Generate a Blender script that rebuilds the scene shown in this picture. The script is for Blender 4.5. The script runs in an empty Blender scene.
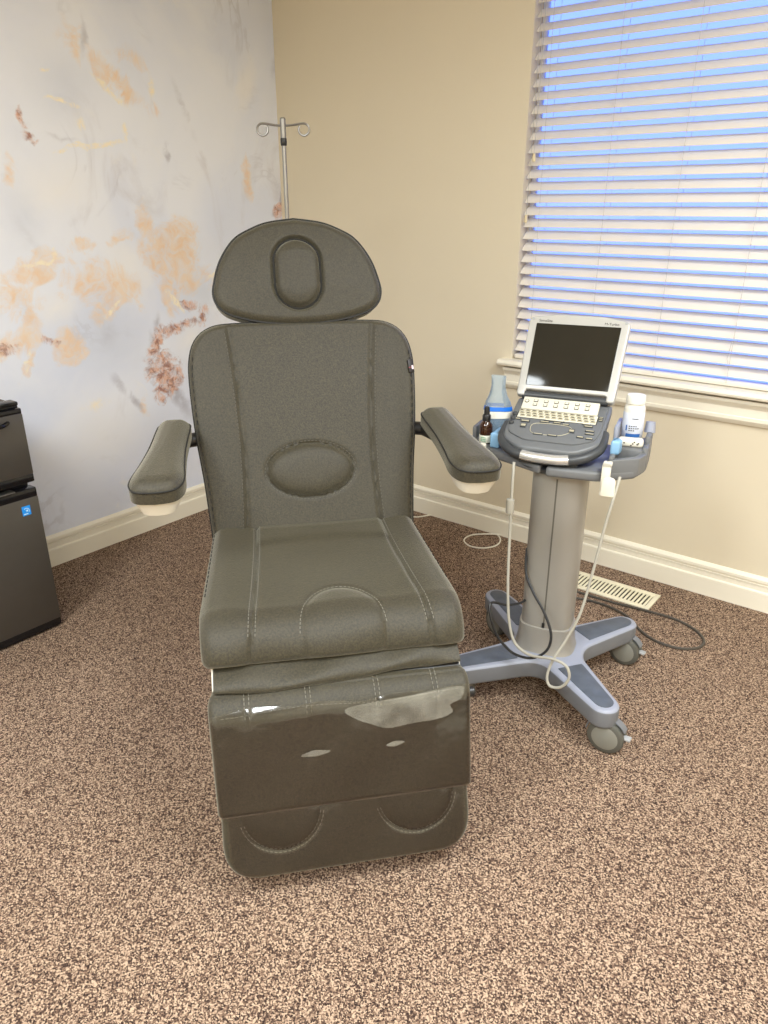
import bpy, bmesh, math, random
import numpy as np
from mathutils import Vector, Matrix
random.seed(7); rng = np.random.default_rng(7)
S = bpy.context.scene
COL = S.collection

# ------------------------------------------------------------------ camera
F = 739.0; PITCH = math.atan(.414); CAMP = np.array([2.867, -2.818, 1.42]); AZ = math.radians(38.2)
FW = np.array([-math.sin(AZ), math.cos(AZ), 0.]); RT = np.array([math.cos(AZ), math.sin(AZ), 0.]); UP = np.array([0, 0, 1.])
cd = bpy.data.cameras.new('camera'); cam = bpy.data.objects.new('camera', cd); COL.objects.link(cam)
cd.sensor_fit = 'VERTICAL'; cd.sensor_height = 32.0; cd.lens = F / 1024 * 32.0; cd.clip_start = .05
cam.location = CAMP; cam.rotation_euler = (math.pi / 2 - PITCH, 0, AZ)
S.camera = cam
# ------------------------------------------------------------------ world, exposure
w = bpy.data.worlds.new('sky'); S.world = w; w.use_nodes = True
bg = w.node_tree.nodes['Background']; bg.inputs[0].default_value = (.165, .265, 1.0, 1); bg.inputs[1].default_value = 2.8
S.view_settings.view_transform = 'Standard'; S.view_settings.look = 'None'
S.view_settings.gamma = 1; S.view_settings.use_curve_mapping = False; S.view_settings.exposure = 0.0
LAMP_COLOR = (.92, .975, 1.0); LAMP_STRENGTH = 4.0; LAMP_WATTS = 69.0; LAMP_SPREAD = math.radians(168)

# ------------------------------------------------------------------ pixel -> place helpers
def ray(x, y):
    a, b = x - 384, y - 512
    return RT * a + FW * (F * math.cos(PITCH) - b * math.sin(PITCH)) - UP * (F * math.sin(PITCH) + b * math.cos(PITCH))
def on_floor(x, y, z=0.): d = ray(x, y); return CAMP + d * ((z - CAMP[2]) / d[2])
def on_left_wall(x, y): d = ray(x, y); return CAMP + d * (-CAMP[0] / d[0])
def on_back_wall(x, y, yy=0.): d = ray(x, y); return CAMP + d * ((yy - CAMP[1]) / d[1])

# ------------------------------------------------------------------ materials
def new_mat(name):
    m = bpy.data.materials.new(name); m.use_nodes = True
    nt = m.node_tree; b = nt.nodes['Principled BSDF']
    return m, nt, b
def N(nt, t, **k):
    n = nt.nodes.new(t)
    for a, v in k.items(): setattr(n, a, v)
    return n
def plain(name, col, rough=.5, metal=0., spec=.5, var=.06, scale=18., bump=0., bscale=200.):
    m, nt, b = new_mat(name)
    tc = N(nt, 'ShaderNodeTexCoord')
    no = N(nt, 'ShaderNodeTexNoise'); no.inputs['Scale'].default_value = scale; no.inputs['Detail'].default_value = 4
    nt.links.new(tc.outputs['Object'], no.inputs['Vector'])
    r = N(nt, 'ShaderNodeMapRange'); r.inputs[3].default_value = 1 - var; r.inputs[4].default_value = 1 + var
    nt.links.new(no.outputs['Fac'], r.inputs[0])
    mx = N(nt, 'ShaderNodeVectorMath', operation='SCALE'); mx.inputs[0].default_value = col[:3]
    nt.links.new(r.outputs[0], mx.inputs['Scale']); nt.links.new(mx.outputs[0], b.inputs['Base Color'])
    b.inputs['Roughness'].default_value = rough; b.inputs['Metallic'].default_value = metal
    b.inputs['Specular IOR Level'].default_value = spec
    if bump:
        n2 = N(nt, 'ShaderNodeTexNoise'); n2.inputs['Scale'].default_value = bscale; n2.inputs['Detail'].default_value = 3
        nt.links.new(tc.outputs['Object'], n2.inputs['Vector'])
        bp = N(nt, 'ShaderNodeBump'); bp.inputs['Strength'].default_value = bump; bp.inputs['Distance'].default_value = .002
        nt.links.new(n2.outputs['Fac'], bp.inputs['Height']); nt.links.new(bp.outputs[0], b.inputs['Normal'])
    return m
def srgb(r, g, b):
    f = lambda c: (c / 255 / 12.92) if c / 255 <= .04045 else ((c / 255 + .055) / 1.055) ** 2.4
    return (f(r), f(g), f(b))

M = {}
M['wall'] = plain('cream_paint', srgb(222, 210, 185), .75, var=.02, scale=3, bump=.12, bscale=260)
M['ceiling'] = plain('ceiling_paint', srgb(236, 232, 222), .85, var=.02, scale=3, bump=.15, bscale=180)
M['trim'] = plain('white_trim_paint', srgb(240, 233, 215), .38, var=.02, scale=6)
M['vinyl_slat'] = plain('white_vinyl', srgb(232, 224, 210), .42, var=.02, scale=5)
M['cord'] = plain('blind_cord', srgb(190, 186, 178), .8)
M['tassel'] = plain('tassel_plastic', srgb(222, 205, 165), .4)
M['window_frame'] = plain('window_vinyl', srgb(235, 236, 238), .4)
M['stitch'] = plain('stitch_thread', srgb(124, 120, 109), .8)
M['stitch_dim'] = plain('dim_thread', srgb(92, 88, 79), .8)
M['piping'] = plain('black_piping', srgb(30, 29, 26), .7)
M['white_plastic'] = plain('ivory_plastic', srgb(226, 220, 204), .35, var=.03)
M['black_plastic'] = plain('black_plastic', (.012, .012, .013), .38)
M['black_gloss'] = plain('black_gloss', (.006, .006, .007), .18)
M['steel'] = plain('chrome_steel', (.34, .33, .31), .4, 1.)
M['fridge'] = plain('dark_stainless', (.105, .095, .082), .36, .55, var=.05, scale=30)
M['sticker'] = plain('blue_sticker', srgb(22, 140, 226), .4)
M['sticker_white'] = plain('sticker_print', srgb(190, 225, 248), .4)
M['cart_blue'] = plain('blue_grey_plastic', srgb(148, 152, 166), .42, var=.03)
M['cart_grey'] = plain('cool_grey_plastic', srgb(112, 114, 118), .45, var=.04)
M['tray_grey'] = plain('mid_grey_plastic', srgb(108, 109, 110), .45, var=.04)
M['pad_dark'] = plain('scuffed_pad', srgb(84, 90, 100), .5, var=.35, scale=26)
M['column'] = plain('anodised_column', srgb(158, 154, 146), .38, .35, var=.03)
M['groove'] = plain('column_groove', srgb(92, 88, 80), .5)
M['tyre'] = plain('tyre_rubber', srgb(86, 85, 78), .5)
M['hubcap'] = plain('caster_hub', srgb(128, 127, 118), .4)
M['caster_dark'] = plain('caster_shadow_plastic', srgb(50, 50, 48), .5)
M['clear_tab'] = plain('caster_tab', srgb(165, 166, 166), .3)
M['device'] = plain('device_grey', srgb(104, 106, 108), .4, var=.03)
M['device_dark'] = plain('device_dark_grey', srgb(62, 64, 66), .4)
M['device_silver'] = plain('device_silver', srgb(184, 182, 176), .35, .15, var=.02)
M['chrome'] = plain('handle_chrome', srgb(225, 225, 222), .22, .7)
M['screen'] = plain('screen_glass', srgb(38, 35, 28), .10, spec=.3, var=.15, scale=12)
M['key_white'] = plain('key_panel_white', srgb(214, 209, 192), .45)
M['key'] = plain('key_cap', srgb(178, 170, 146), .5)
M['key_dark'] = plain('key_outline', srgb(60, 58, 50), .5)
M['print_dark'] = plain('print_dark', srgb(58, 56, 50), .6)
M['latch_blue'] = plain('latch_blue', srgb(130, 172, 205), .4)
M['bottle_white'] = plain('bottle_white', srgb(224, 220, 208), .35)
M['bottle_label'] = plain('bottle_label', srgb(206, 211, 224), .5)
M['label_blue'] = plain('label_blue', srgb(38, 92, 160), .5)
M['dropper_black'] = plain('dropper_black', (.012, .011, .011), .35)
M['paper_label'] = plain('paper_label', srgb(214, 216, 198), .6, var=.06)
M['print_green'] = plain('print_green', srgb(110, 160, 130), .6)
M['bag_blue'] = plain('bag_blue_band', srgb(24, 112, 214), .4)
M['bag_white'] = plain('bag_white_print', srgb(240, 236, 222), .5)
M['wipes'] = plain('blue_cloth', srgb(122, 158, 184), .7, var=.25, scale=60)
M['cable_grey'] = plain('cable_grey', srgb(168, 164, 152), .5)
M['cable_black'] = plain('cable_black', (.014, .014, .015), .45)
M['cable_brown'] = plain('cable_dark_grey', srgb(74, 68, 60), .5)
M['cable_white'] = plain('cable_white', srgb(226, 220, 204), .5)
M['register'] = plain('register_enamel', srgb(232, 224, 198), .4)
M['duct'] = plain('duct_dark', srgb(60, 56, 46), .8)
M['tag_black'] = plain('tag_black', srgb(24, 16, 16), .5)
M['tag_red'] = plain('tag_red', srgb(120, 40, 46), .5)
M['tag_white'] = plain('tag_white', srgb(214, 196, 204), .5)
M['hardware'] = plain('hardware_black', (.016, .015, .014), .4)

def leather(name, col):
    m, nt, b = new_mat(name)
    tc = N(nt, 'ShaderNodeTexCoord')
    no = N(nt, 'ShaderNodeTexNoise'); no.inputs['Scale'].default_value = 230; no.inputs['Detail'].default_value = 3; no.inputs['Roughness'].default_value = .7
    big = N(nt, 'ShaderNodeTexNoise'); big.inputs['Scale'].default_value = 9; big.inputs['Detail'].default_value = 4
    vo = N(nt, 'ShaderNodeTexVoronoi'); vo.inputs['Scale'].default_value = 520
    for n in (no, big, vo): nt.links.new(tc.outputs['Object'], n.inputs['Vector'])
    r = N(nt, 'ShaderNodeValToRGB'); e = r.color_ramp.elements
    e[0].position = .30; e[0].color = (*[c * .45 for c in col], 1); e[1].position = .72; e[1].color = (*[c * 1.7 for c in col], 1)
    nt.links.new(no.outputs['Fac'], r.inputs[0])
    r2 = N(nt, 'ShaderNodeMapRange'); r2.inputs[3].default_value = .9; r2.inputs[4].default_value = 1.1
    nt.links.new(big.outputs['Fac'], r2.inputs[0])
    mx = N(nt, 'ShaderNodeVectorMath', operation='SCALE'); nt.links.new(r.outputs[0], mx.inputs[0]); nt.links.new(r2.outputs[0], mx.inputs['Scale'])
    nt.links.new(mx.outputs[0], b.inputs['Base Color'])
    b.inputs['Roughness'].default_value = .56; b.inputs['Specular IOR Level'].default_value = .45
    b.inputs['Sheen Weight'].default_value = .42; b.inputs['Sheen Roughness'].default_value = .45; b.inputs['Sheen Tint'].default_value = (1, .95, .78, 1)
    bp = N(nt, 'ShaderNodeBump'); bp.inputs['Strength'].default_value = .6; bp.inputs['Distance'].default_value = .0016
    nt.links.new(no.outputs['Fac'], bp.inputs['Height']); nt.links.new(bp.outputs[0], b.inputs['Normal'])
    return m
M['leather'] = leather('grey_leatherette', srgb(51, 46, 32))

def carpet():
    m, nt, b = new_mat('speckled_carpet')
    g = N(nt, 'ShaderNodeNewGeometry')
    n1 = N(nt, 'ShaderNodeTexVoronoi'); n1.inputs['Scale'].default_value = 350; nt.links.new(g.outputs['Position'], n1.inputs['Vector']); tuft = N(nt, 'ShaderNodeSeparateColor'); nt.links.new(n1.outputs['Color'], tuft.inputs[0])
    n2 = N(nt, 'ShaderNodeTexNoise'); n2.inputs['Scale'].default_value = 170; n2.inputs['Detail'].default_value = 2
    n3 = N(nt, 'ShaderNodeTexNoise'); n3.inputs['Scale'].default_value = 2.2; n3.inputs['Detail'].default_value = 3
    mp = N(nt, 'ShaderNodeMapping'); mp.inputs['Location'].default_value = (3.1, 7.7, 0)
    nt.links.new(g.outputs['Position'], mp.inputs[0])
    nt.links.new(mp.outputs[0], n2.inputs['Vector']); nt.links.new(g.outputs['Position'], n3.inputs['Vector'])
    ad = N(nt, 'ShaderNodeMath', operation='MULTIPLY_ADD'); ad.inputs[1].default_value = .2
    nt.links.new(n2.outputs['Fac'], ad.inputs[0]); 
    sc = N(nt, 'ShaderNodeMath', operation='MULTIPLY'); sc.inputs[1].default_value = .8; nt.links.new(tuft.outputs[0], sc.inputs[0]); nt.links.new(sc.outputs[0], ad.inputs[2])
    r = N(nt, 'ShaderNodeValToRGB'); e = r.color_ramp.elements
    e[0].position = .16; e[0].color = (*srgb(50, 38, 34), 1)
    e[1].position = .84; e[1].color = (*srgb(186, 161, 137), 1)
    x = e.new(.36); x.color = (*srgb(84, 66, 56), 1)
    x = e.new(.55); x.color = (*srgb(127, 103, 86), 1)
    nt.links.new(ad.outputs[0], r.inputs[0])
    r2 = N(nt, 'ShaderNodeMapRange'); r2.inputs[3].default_value = .93; r2.inputs[4].default_value = 1.07; nt.links.new(n3.outputs['Fac'], r2.inputs[0])
    mx = N(nt, 'ShaderNodeVectorMath', operation='SCALE'); nt.links.new(r.outputs[0], mx.inputs[0]); nt.links.new(r2.outputs[0], mx.inputs['Scale'])
    nt.links.new(mx.outputs[0], b.inputs['Base Color']); b.inputs['Roughness'].default_value = .95; b.inputs['Specular IOR Level'].default_value = .1
    bp = N(nt, 'ShaderNodeBump'); bp.inputs['Strength'].default_value = .3; bp.inputs['Distance'].default_value = .004
    nt.links.new(n2.outputs['Fac'], bp.inputs['Height']); nt.links.new(bp.outputs[0], b.inputs['Normal'])
    return m
M['carpet'] = carpet()

def mural():
    """printed marble mural: pale grey-lilac stone with peach, copper and gold clouds"""
    m, nt, b = new_mat('marble_mural_print'); L = nt.links.new
    g = N(nt, 'ShaderNodeNewGeometry')
    def noise(scale, detail=5, rough=.55, dist=0., off=(0, 0, 0), vec=None):
        n = N(nt, 'ShaderNodeTexNoise'); n.inputs['Scale'].default_value = scale; n.inputs['Detail'].default_value = detail
        n.inputs['Roughness'].default_value = rough; n.inputs['Distortion'].default_value = dist
        mp = N(nt, 'ShaderNodeMapping'); mp.inputs['Location'].default_value = off
        L(vec or g.outputs['Position'], mp.inputs[0]); L(mp.outputs[0], n.inputs['Vector']); return n
    def math_(op, a, b_=None, clamp=False):
        n = N(nt, 'ShaderNodeMath', operation=op); n.use_clamp = clamp
        for i, v in enumerate((a, b_)):
            if v is None: continue
            if isinstance(v, (int, float)): n.inputs[i].default_value = v
            else: L(v, n.inputs[i])
        return n.outputs[0]
    def rng_(v, a, b_, c=0., d=1., smooth=True):
        n = N(nt, 'ShaderNodeMapRange'); n.interpolation_type = 'SMOOTHSTEP' if smooth else 'LINEAR'
        L(v, n.inputs[0]); n.inputs[1].default_value = a; n.inputs[2].default_value = b_; n.inputs[3].default_value = c; n.inputs[4].default_value = d
        return n.outputs[0]
    def mix(f, a, b_):
        n = N(nt, 'ShaderNodeMix', data_type='RGBA')
        if isinstance(f, (int, float)): n.inputs[0].default_value = f
        else: L(f, n.inputs[0])
        for s, v in ((6, a), (7, b_)):
            if isinstance(v, tuple): n.inputs[s].default_value = (*v, 1)
            else: L(v, n.inputs[s])
        return n.outputs[2]
    def warp(scale, amp, detail=4, off=(0, 0, 0)):
        n = noise(scale, detail, .6, 0, off)
        s = N(nt, 'ShaderNodeVectorMath', operation='SUBTRACT'); L(n.outputs['Color'], s.inputs[0]); s.inputs[1].default_value = (.5, .5, .5)
        k = N(nt, 'ShaderNodeVectorMath', operation='SCALE'); L(s.outputs[0], k.inputs[0]); k.inputs['Scale'].default_value = amp
        a = N(nt, 'ShaderNodeVectorMath', operation='ADD'); L(g.outputs['Position'], a.inputs[0]); L(k.outputs[0], a.inputs[1]); return a.outputs[0]
    big = warp(5, .16); fine = warp(13, .07, 5, (4, 2, 7))
    base = mix(rng_(noise(1.6, 4, .5, .6).outputs['Fac'], .35, .68), srgb(236, 237, 243), srgb(222, 226, 240))
    base = mix(rng_(noise(2.6, 6, .6, 1.4, (9, 3, 1)).outputs['Fac'], .55, .75, 0, .55), base, srgb(208, 204, 208))
    base = mix(rng_(noise(5.5, 6, .6, 1.0, (2, 8, 5)).outputs['Fac'], .6, .8, 0, .5), base, srgb(242, 238, 232))
    # soft grey veins
    v1 = noise(2.1, 5, .55, 1.2, (5, 1, 3)); vein = math_('ABSOLUTE', math_('SUBTRACT', v1.outputs['Fac'], .5))
    base = mix(math_('MULTIPLY', rng_(vein, .0, .03, 1, 0), rng_(noise(3, 3, .5, 0, (1, 1, 8)).outputs['Fac'], .5, .7, 0, .3)), base, srgb(176, 172, 178))
    def blobs(lst, vec):
        out = None
        for (px, py, rx, ry, ang, s) in lst:
            p = on_left_wall(px, py); p2 = on_left_wall(px + 5, py); p3 = on_left_wall(px, py + 5)
            ky = abs(p2[1] - p[1]) / 5; kz = abs(p3[2] - p[2]) / 5
            mp = N(nt, 'ShaderNodeMapping'); mp.vector_type = 'TEXTURE'
            mp.inputs['Location'].default_value = (0, p[1], p[2]); mp.inputs['Rotation'].default_value = (-math.radians(ang), 0, 0)
            mp.inputs['Scale'].default_value = (10, rx * ky, ry * kz)
            L(vec, mp.inputs[0])
            gr = N(nt, 'ShaderNodeTexGradient', gradient_type='SPHERICAL'); L(mp.outputs[0], gr.inputs[0])
            v = math_('MULTIPLY', gr.outputs['Fac'], s)
            out = v if out is None else math_('MAXIMUM', out, v)
        return out
    # angle: positive turns the blob's long (x) axis downwards to the right of the picture
    peach = [(118, 85, 50, 26, 30, .8), (75, 40, 28, 26, 40, .5), (148, 222, 12, 30, 0, 1.), (120, 237, 20, 12, -30, .8), (178, 256, 40, 42, 0, 1.25),
             (168, 290, 12, 34, 0, 1.), (150, 250, 16, 30, 0, .6), (30, 270, 40, 22, -8, 1.1), (55, 262, 14, 10, 0, .8), (84, 248, 16, 10, 0, .8), (100, 290, 55, 36, 15, .75),
             (108, 302, 20, 26, 20, 1.2), (30, 330, 18, 40, 40, 1.2), (70, 346, 20, 26, 20, 1.2), (26, 365, 9, 26, 25, 1.0), (8, 345, 34, 22, -20, .9),
             (12, 172, 14, 26, 0, .7), (248, 182, 7, 30, 0, .95), (15, 300, 50, 30, 0, .6), (145, 408, 7, 16, -10, .7), (130, 60, 30, 18, 20, .35), (210, 285, 8, 10, 0, .6)]
    copper = [(157, 345, 9, 26, 25, 1.1), (178, 327, 34, 8, -12, .85), (190, 305, 16, 6, 0, .9), (165, 372, 22, 34, -20, 1.1), (160, 390, 12, 18, -30, .8), (204, 315, 8, 14, 0, .7),
              (22, 118, 6, 16, 0, .9), (30, 137, 13, 8, 20, .9), (278, 212, 8, 12, 0, 1.1), (52, 342, 14, 8, 30, .7), (5, 350, 18, 10, 0, .8)]
    gold = [(62, 100, 22, 3.5, 8, .8), (110, 92, 30, 5, 35, .6), (150, 85, 5, 18, 0, .6), (88, 146, 46, 4, -8, 1.), (125, 132, 4, 14, 0, .8), (45, 70, 10, 4, -20, .6), (80, 125, 6, 12, 0, .5),
            (112, 309, 14, 4, -40, .9), (40, 262, 34, 4, -6, .6), (175, 302, 16, 4, 50, .8), (28, 360, 4, 22, 25, .7), (55, 253, 4, 8, 0, .8), (215, 272, 14, 4, -25, .6), (95, 405, 22, 10, 0, .35)]
    dark = [(178, 395, 9, 46, -30, .8), (150, 350, 5, 30, 15, .55), (128, 395, 6, 36, -38, .9), (184, 110, 5, 44, -22, .55), (82, 35, 5, 34, 8, .5), (167, 152, 5, 13, 0, .9), (277, 60, 7, 40, 20, .5),
            (158, 322, 5, 16, 20, .6), (282, 205, 3, 22, 0, .9), (274, 214, 5, 4, 0, .7), (60, 138, 30, 5, 5, .4), (105, 330, 22, 40, -10, .35), (30, 240, 12, 50, -25, .3), (190, 130, 10, 8, 0, .4)]
    pale = [(245, 85, 14, 44, 15, .8), (60, 190, 60, 40, 0, .6), (130, 270, 40, 50, 0, .7), (60, 310, 30, 30, 0, .6), (195, 340, 26, 30, 0, .7), (100, 430, 80, 60, 0, .5)]
    cool = [(110, 340, 60, 60, 20, .7), (20, 210, 40, 60, 0, .6), (60, 80, 60, 60, 20, .6), (200, 290, 40, 30, 0, .8), (160, 430, 60, 50, 0, .4), (230, 250, 30, 60, 0, .4)]
    base = mix(rng_(blobs(cool, big), 0., .8, 0, .75), base, srgb(212, 216, 228))
    base = mix(rng_(blobs(pale, big), 0., .7, 0, .8), base, srgb(241, 238, 236))
    tex = rng_(noise(9, 6, .65, .8, (3, 3, 3)).outputs['Fac'], .26, .56)
    fl = rng_(noise(16, 5, .6, 1.5, (6, 1, 3)).outputs['Fac'], .32, .66, .45, 1.)
    # loose clouds of the same print over the rest of the wall, away from the photographed stretch
    far = N(nt, 'ShaderNodeSeparateXYZ'); L(g.outputs['Position'], far.inputs[0])
    farm = rng_(far.outputs[1], -2.1, -2.5)
    rest = math_('MULTIPLY', rng_(noise(2.4, 6, .6, 1., (7, 7, 2)).outputs['Fac'], .58, .72), farm)
    pb_ = blobs(peach, big); pn_ = math_('MULTIPLY', math_('SUBTRACT', noise(6.5, 7, .66, 1.2, (3, 6, 3)).outputs['Fac'], .5), 2.6)
    pm = math_('MULTIPLY', math_('MULTIPLY', rng_(math_('ADD', math_('MULTIPLY', pb_, 1.15), pn_), .12, .78), rng_(pb_, 0, .22)), fl)
    pm = math_('MAXIMUM', pm, math_('MULTIPLY', rest, .7))
    pc = mix(rng_(noise(12, 5, .6, .5, (1, 9, 4)).outputs['Fac'], .38, .64), srgb(240, 216, 190), srgb(238, 202, 162))
    base = mix(math_('MULTIPLY', pm, .88), base, pc)
    dm = math_('MULTIPLY', rng_(blobs(dark, fine), .05, .7, 0, .55), rng_(noise(8, 5, .6, .4, (2, 2, 9)).outputs['Fac'], .32, .55))
    base = mix(dm, base, srgb(146, 138, 144))
    cb_ = blobs(copper, fine); cn_ = math_('MULTIPLY', math_('SUBTRACT', noise(15, 6, .68, 1.4, (9, 2, 5)).outputs['Fac'], .5), 2.2)
    cm = math_('MULTIPLY', math_('MULTIPLY', rng_(math_('ADD', cb_, cn_), .1, .7), rng_(cb_, 0, .2)), rng_(noise(18, 6, .7, 1., (8, 4, 4)).outputs['Fac'], .34, .56, .25, 1.))
    cc = mix(rng_(noise(26, 5, .7, .6, (5, 5, 1)).outputs['Fac'], .42, .6), srgb(222, 178, 154), srgb(160, 116, 102))
    base = mix(cm, base, cc)
    gm = math_('MULTIPLY', rng_(blobs(gold, fine), .05, .45), rng_(noise(22, 5, .7, .6, (4, 8, 8)).outputs['Fac'], .4, .6, .1, 1.))
    base = mix(math_('MULTIPLY', gm, 1.), base, srgb(248, 236, 210))
    L(base, b.inputs['Base Color']); b.inputs['Roughness'].default_value = .6
    b.inputs['Specular IOR Level'].default_value = .35
    return m
M['mural'] = mural()

def film():
    m, nt, b = new_mat('clear_film'); L = nt.links.new
    out = nt.nodes['Material Output']; nt.nodes.remove(b)
    tc = N(nt, 'ShaderNodeTexCoord')
    no = N(nt, 'ShaderNodeTexNoise'); no.inputs['Scale'].default_value = 7; no.inputs['Detail'].default_value = 3
    L(tc.outputs['Object'], no.inputs['Vector'])
    bp = N(nt, 'ShaderNodeBump'); bp.inputs['Strength'].default_value = .25; bp.inputs['Distance'].default_value = .02; L(no.outputs['Fac'], bp.inputs['Height'])
    tr = N(nt, 'ShaderNodeBsdfTransparent'); tr.inputs[0].default_value = (.95, .94, .91, 1)
    gl = N(nt, 'ShaderNodeBsdfGlossy'); gl.inputs['Roughness'].default_value = .13; L(bp.outputs[0], gl.inputs['Normal'])
    fr = N(nt, 'ShaderNodeFresnel'); fr.inputs[0].default_value = 1.5; L(bp.outputs[0], fr.inputs['Normal'])
    k = N(nt, 'ShaderNodeMath', operation='MULTIPLY'); k.inputs[1].default_value = 2.4; L(fr.outputs[0], k.inputs[0])
    mx = N(nt, 'ShaderNodeMixShader'); L(k.outputs[0], mx.inputs[0]); L(tr.outputs[0], mx.inputs[1]); L(gl.outputs[0], mx.inputs[2])
    L(mx.outputs[0], out.inputs[0]); return m
M['film'] = film()
def glare_paint():  # pale see-through colour that paints the film's bright reflection
    m, nt, b = new_mat('painted_film_glare'); L = nt.links.new
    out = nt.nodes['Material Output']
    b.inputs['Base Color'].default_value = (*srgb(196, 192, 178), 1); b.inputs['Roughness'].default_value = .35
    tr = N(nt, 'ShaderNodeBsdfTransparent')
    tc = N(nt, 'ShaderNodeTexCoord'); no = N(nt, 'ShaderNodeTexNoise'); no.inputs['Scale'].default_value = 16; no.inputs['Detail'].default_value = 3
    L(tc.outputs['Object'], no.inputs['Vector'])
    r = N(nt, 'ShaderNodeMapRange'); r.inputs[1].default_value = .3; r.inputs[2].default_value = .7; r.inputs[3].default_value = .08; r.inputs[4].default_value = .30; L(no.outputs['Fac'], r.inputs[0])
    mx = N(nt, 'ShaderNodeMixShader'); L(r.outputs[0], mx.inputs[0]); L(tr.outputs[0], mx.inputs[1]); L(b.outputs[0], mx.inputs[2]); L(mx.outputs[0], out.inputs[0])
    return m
M['glare_paint'] = glare_paint()
def clear(name, col, rough=.05, gloss=1.0, ior=1.45):
    m, nt, b = new_mat(name); L = nt.links.new; out = nt.nodes['Material Output']; nt.nodes.remove(b)
    tr = N(nt, 'ShaderNodeBsdfTransparent'); tr.inputs[0].default_value = (*col, 1)
    gl = N(nt, 'ShaderNodeBsdfGlossy'); gl.inputs['Roughness'].default_value = rough
    fr = N(nt, 'ShaderNodeFresnel'); fr.inputs[0].default_value = ior
    k = N(nt, 'ShaderNodeMath', operation='MULTIPLY'); k.inputs[1].default_value = gloss; L(fr.outputs[0], k.inputs[0])
    mx = N(nt, 'ShaderNodeMixShader'); L(k.outputs[0], mx.inputs[0]); L(tr.outputs[0], mx.inputs[1]); L(gl.outputs[0], mx.inputs[2]); L(mx.outputs[0], out.inputs[0])
    return m
M['glass'] = clear('window_glass', (.96, .98, .97))
def cloudy_bag():
    m = clear('clear_bag', (.86, .92, .96), .12, 2.0); nt = m.node_tree; out = nt.nodes['Material Output']; src = out.inputs[0].links[0].from_socket
    d = N(nt, 'ShaderNodeBsdfDiffuse'); d.inputs[0].default_value = (*srgb(206, 222, 232), 1); x = N(nt, 'ShaderNodeMixShader'); x.inputs[0].default_value = .24
    nt.links.new(src, x.inputs[1]); nt.links.new(d.outputs[0], x.inputs[2]); nt.links.new(x.outputs[0], out.inputs[0]); return m
M['bag_clear'] = cloudy_bag()
def amber():
    m, nt, b = new_mat('amber_glass')
    b.inputs['Base Color'].default_value = (.045, .014, .004, 1); b.inputs['Roughness'].default_value = .06
    b.inputs['Transmission Weight'].default_value = .25; b.inputs['Specular IOR Level'].default_value = .7
    return m
M['amber'] = amber()
def lamp_mat():
    m, nt, b = new_mat('lamp_diffuser')
    b.inputs['Base Color'].default_value = (.9, .9, .9, 1)
    b.inputs['Emission Color'].default_value = (*LAMP_COLOR, 1); b.inputs['Emission Strength'].default_value = LAMP_STRENGTH
    return m
M['lamp'] = lamp_mat()

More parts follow.
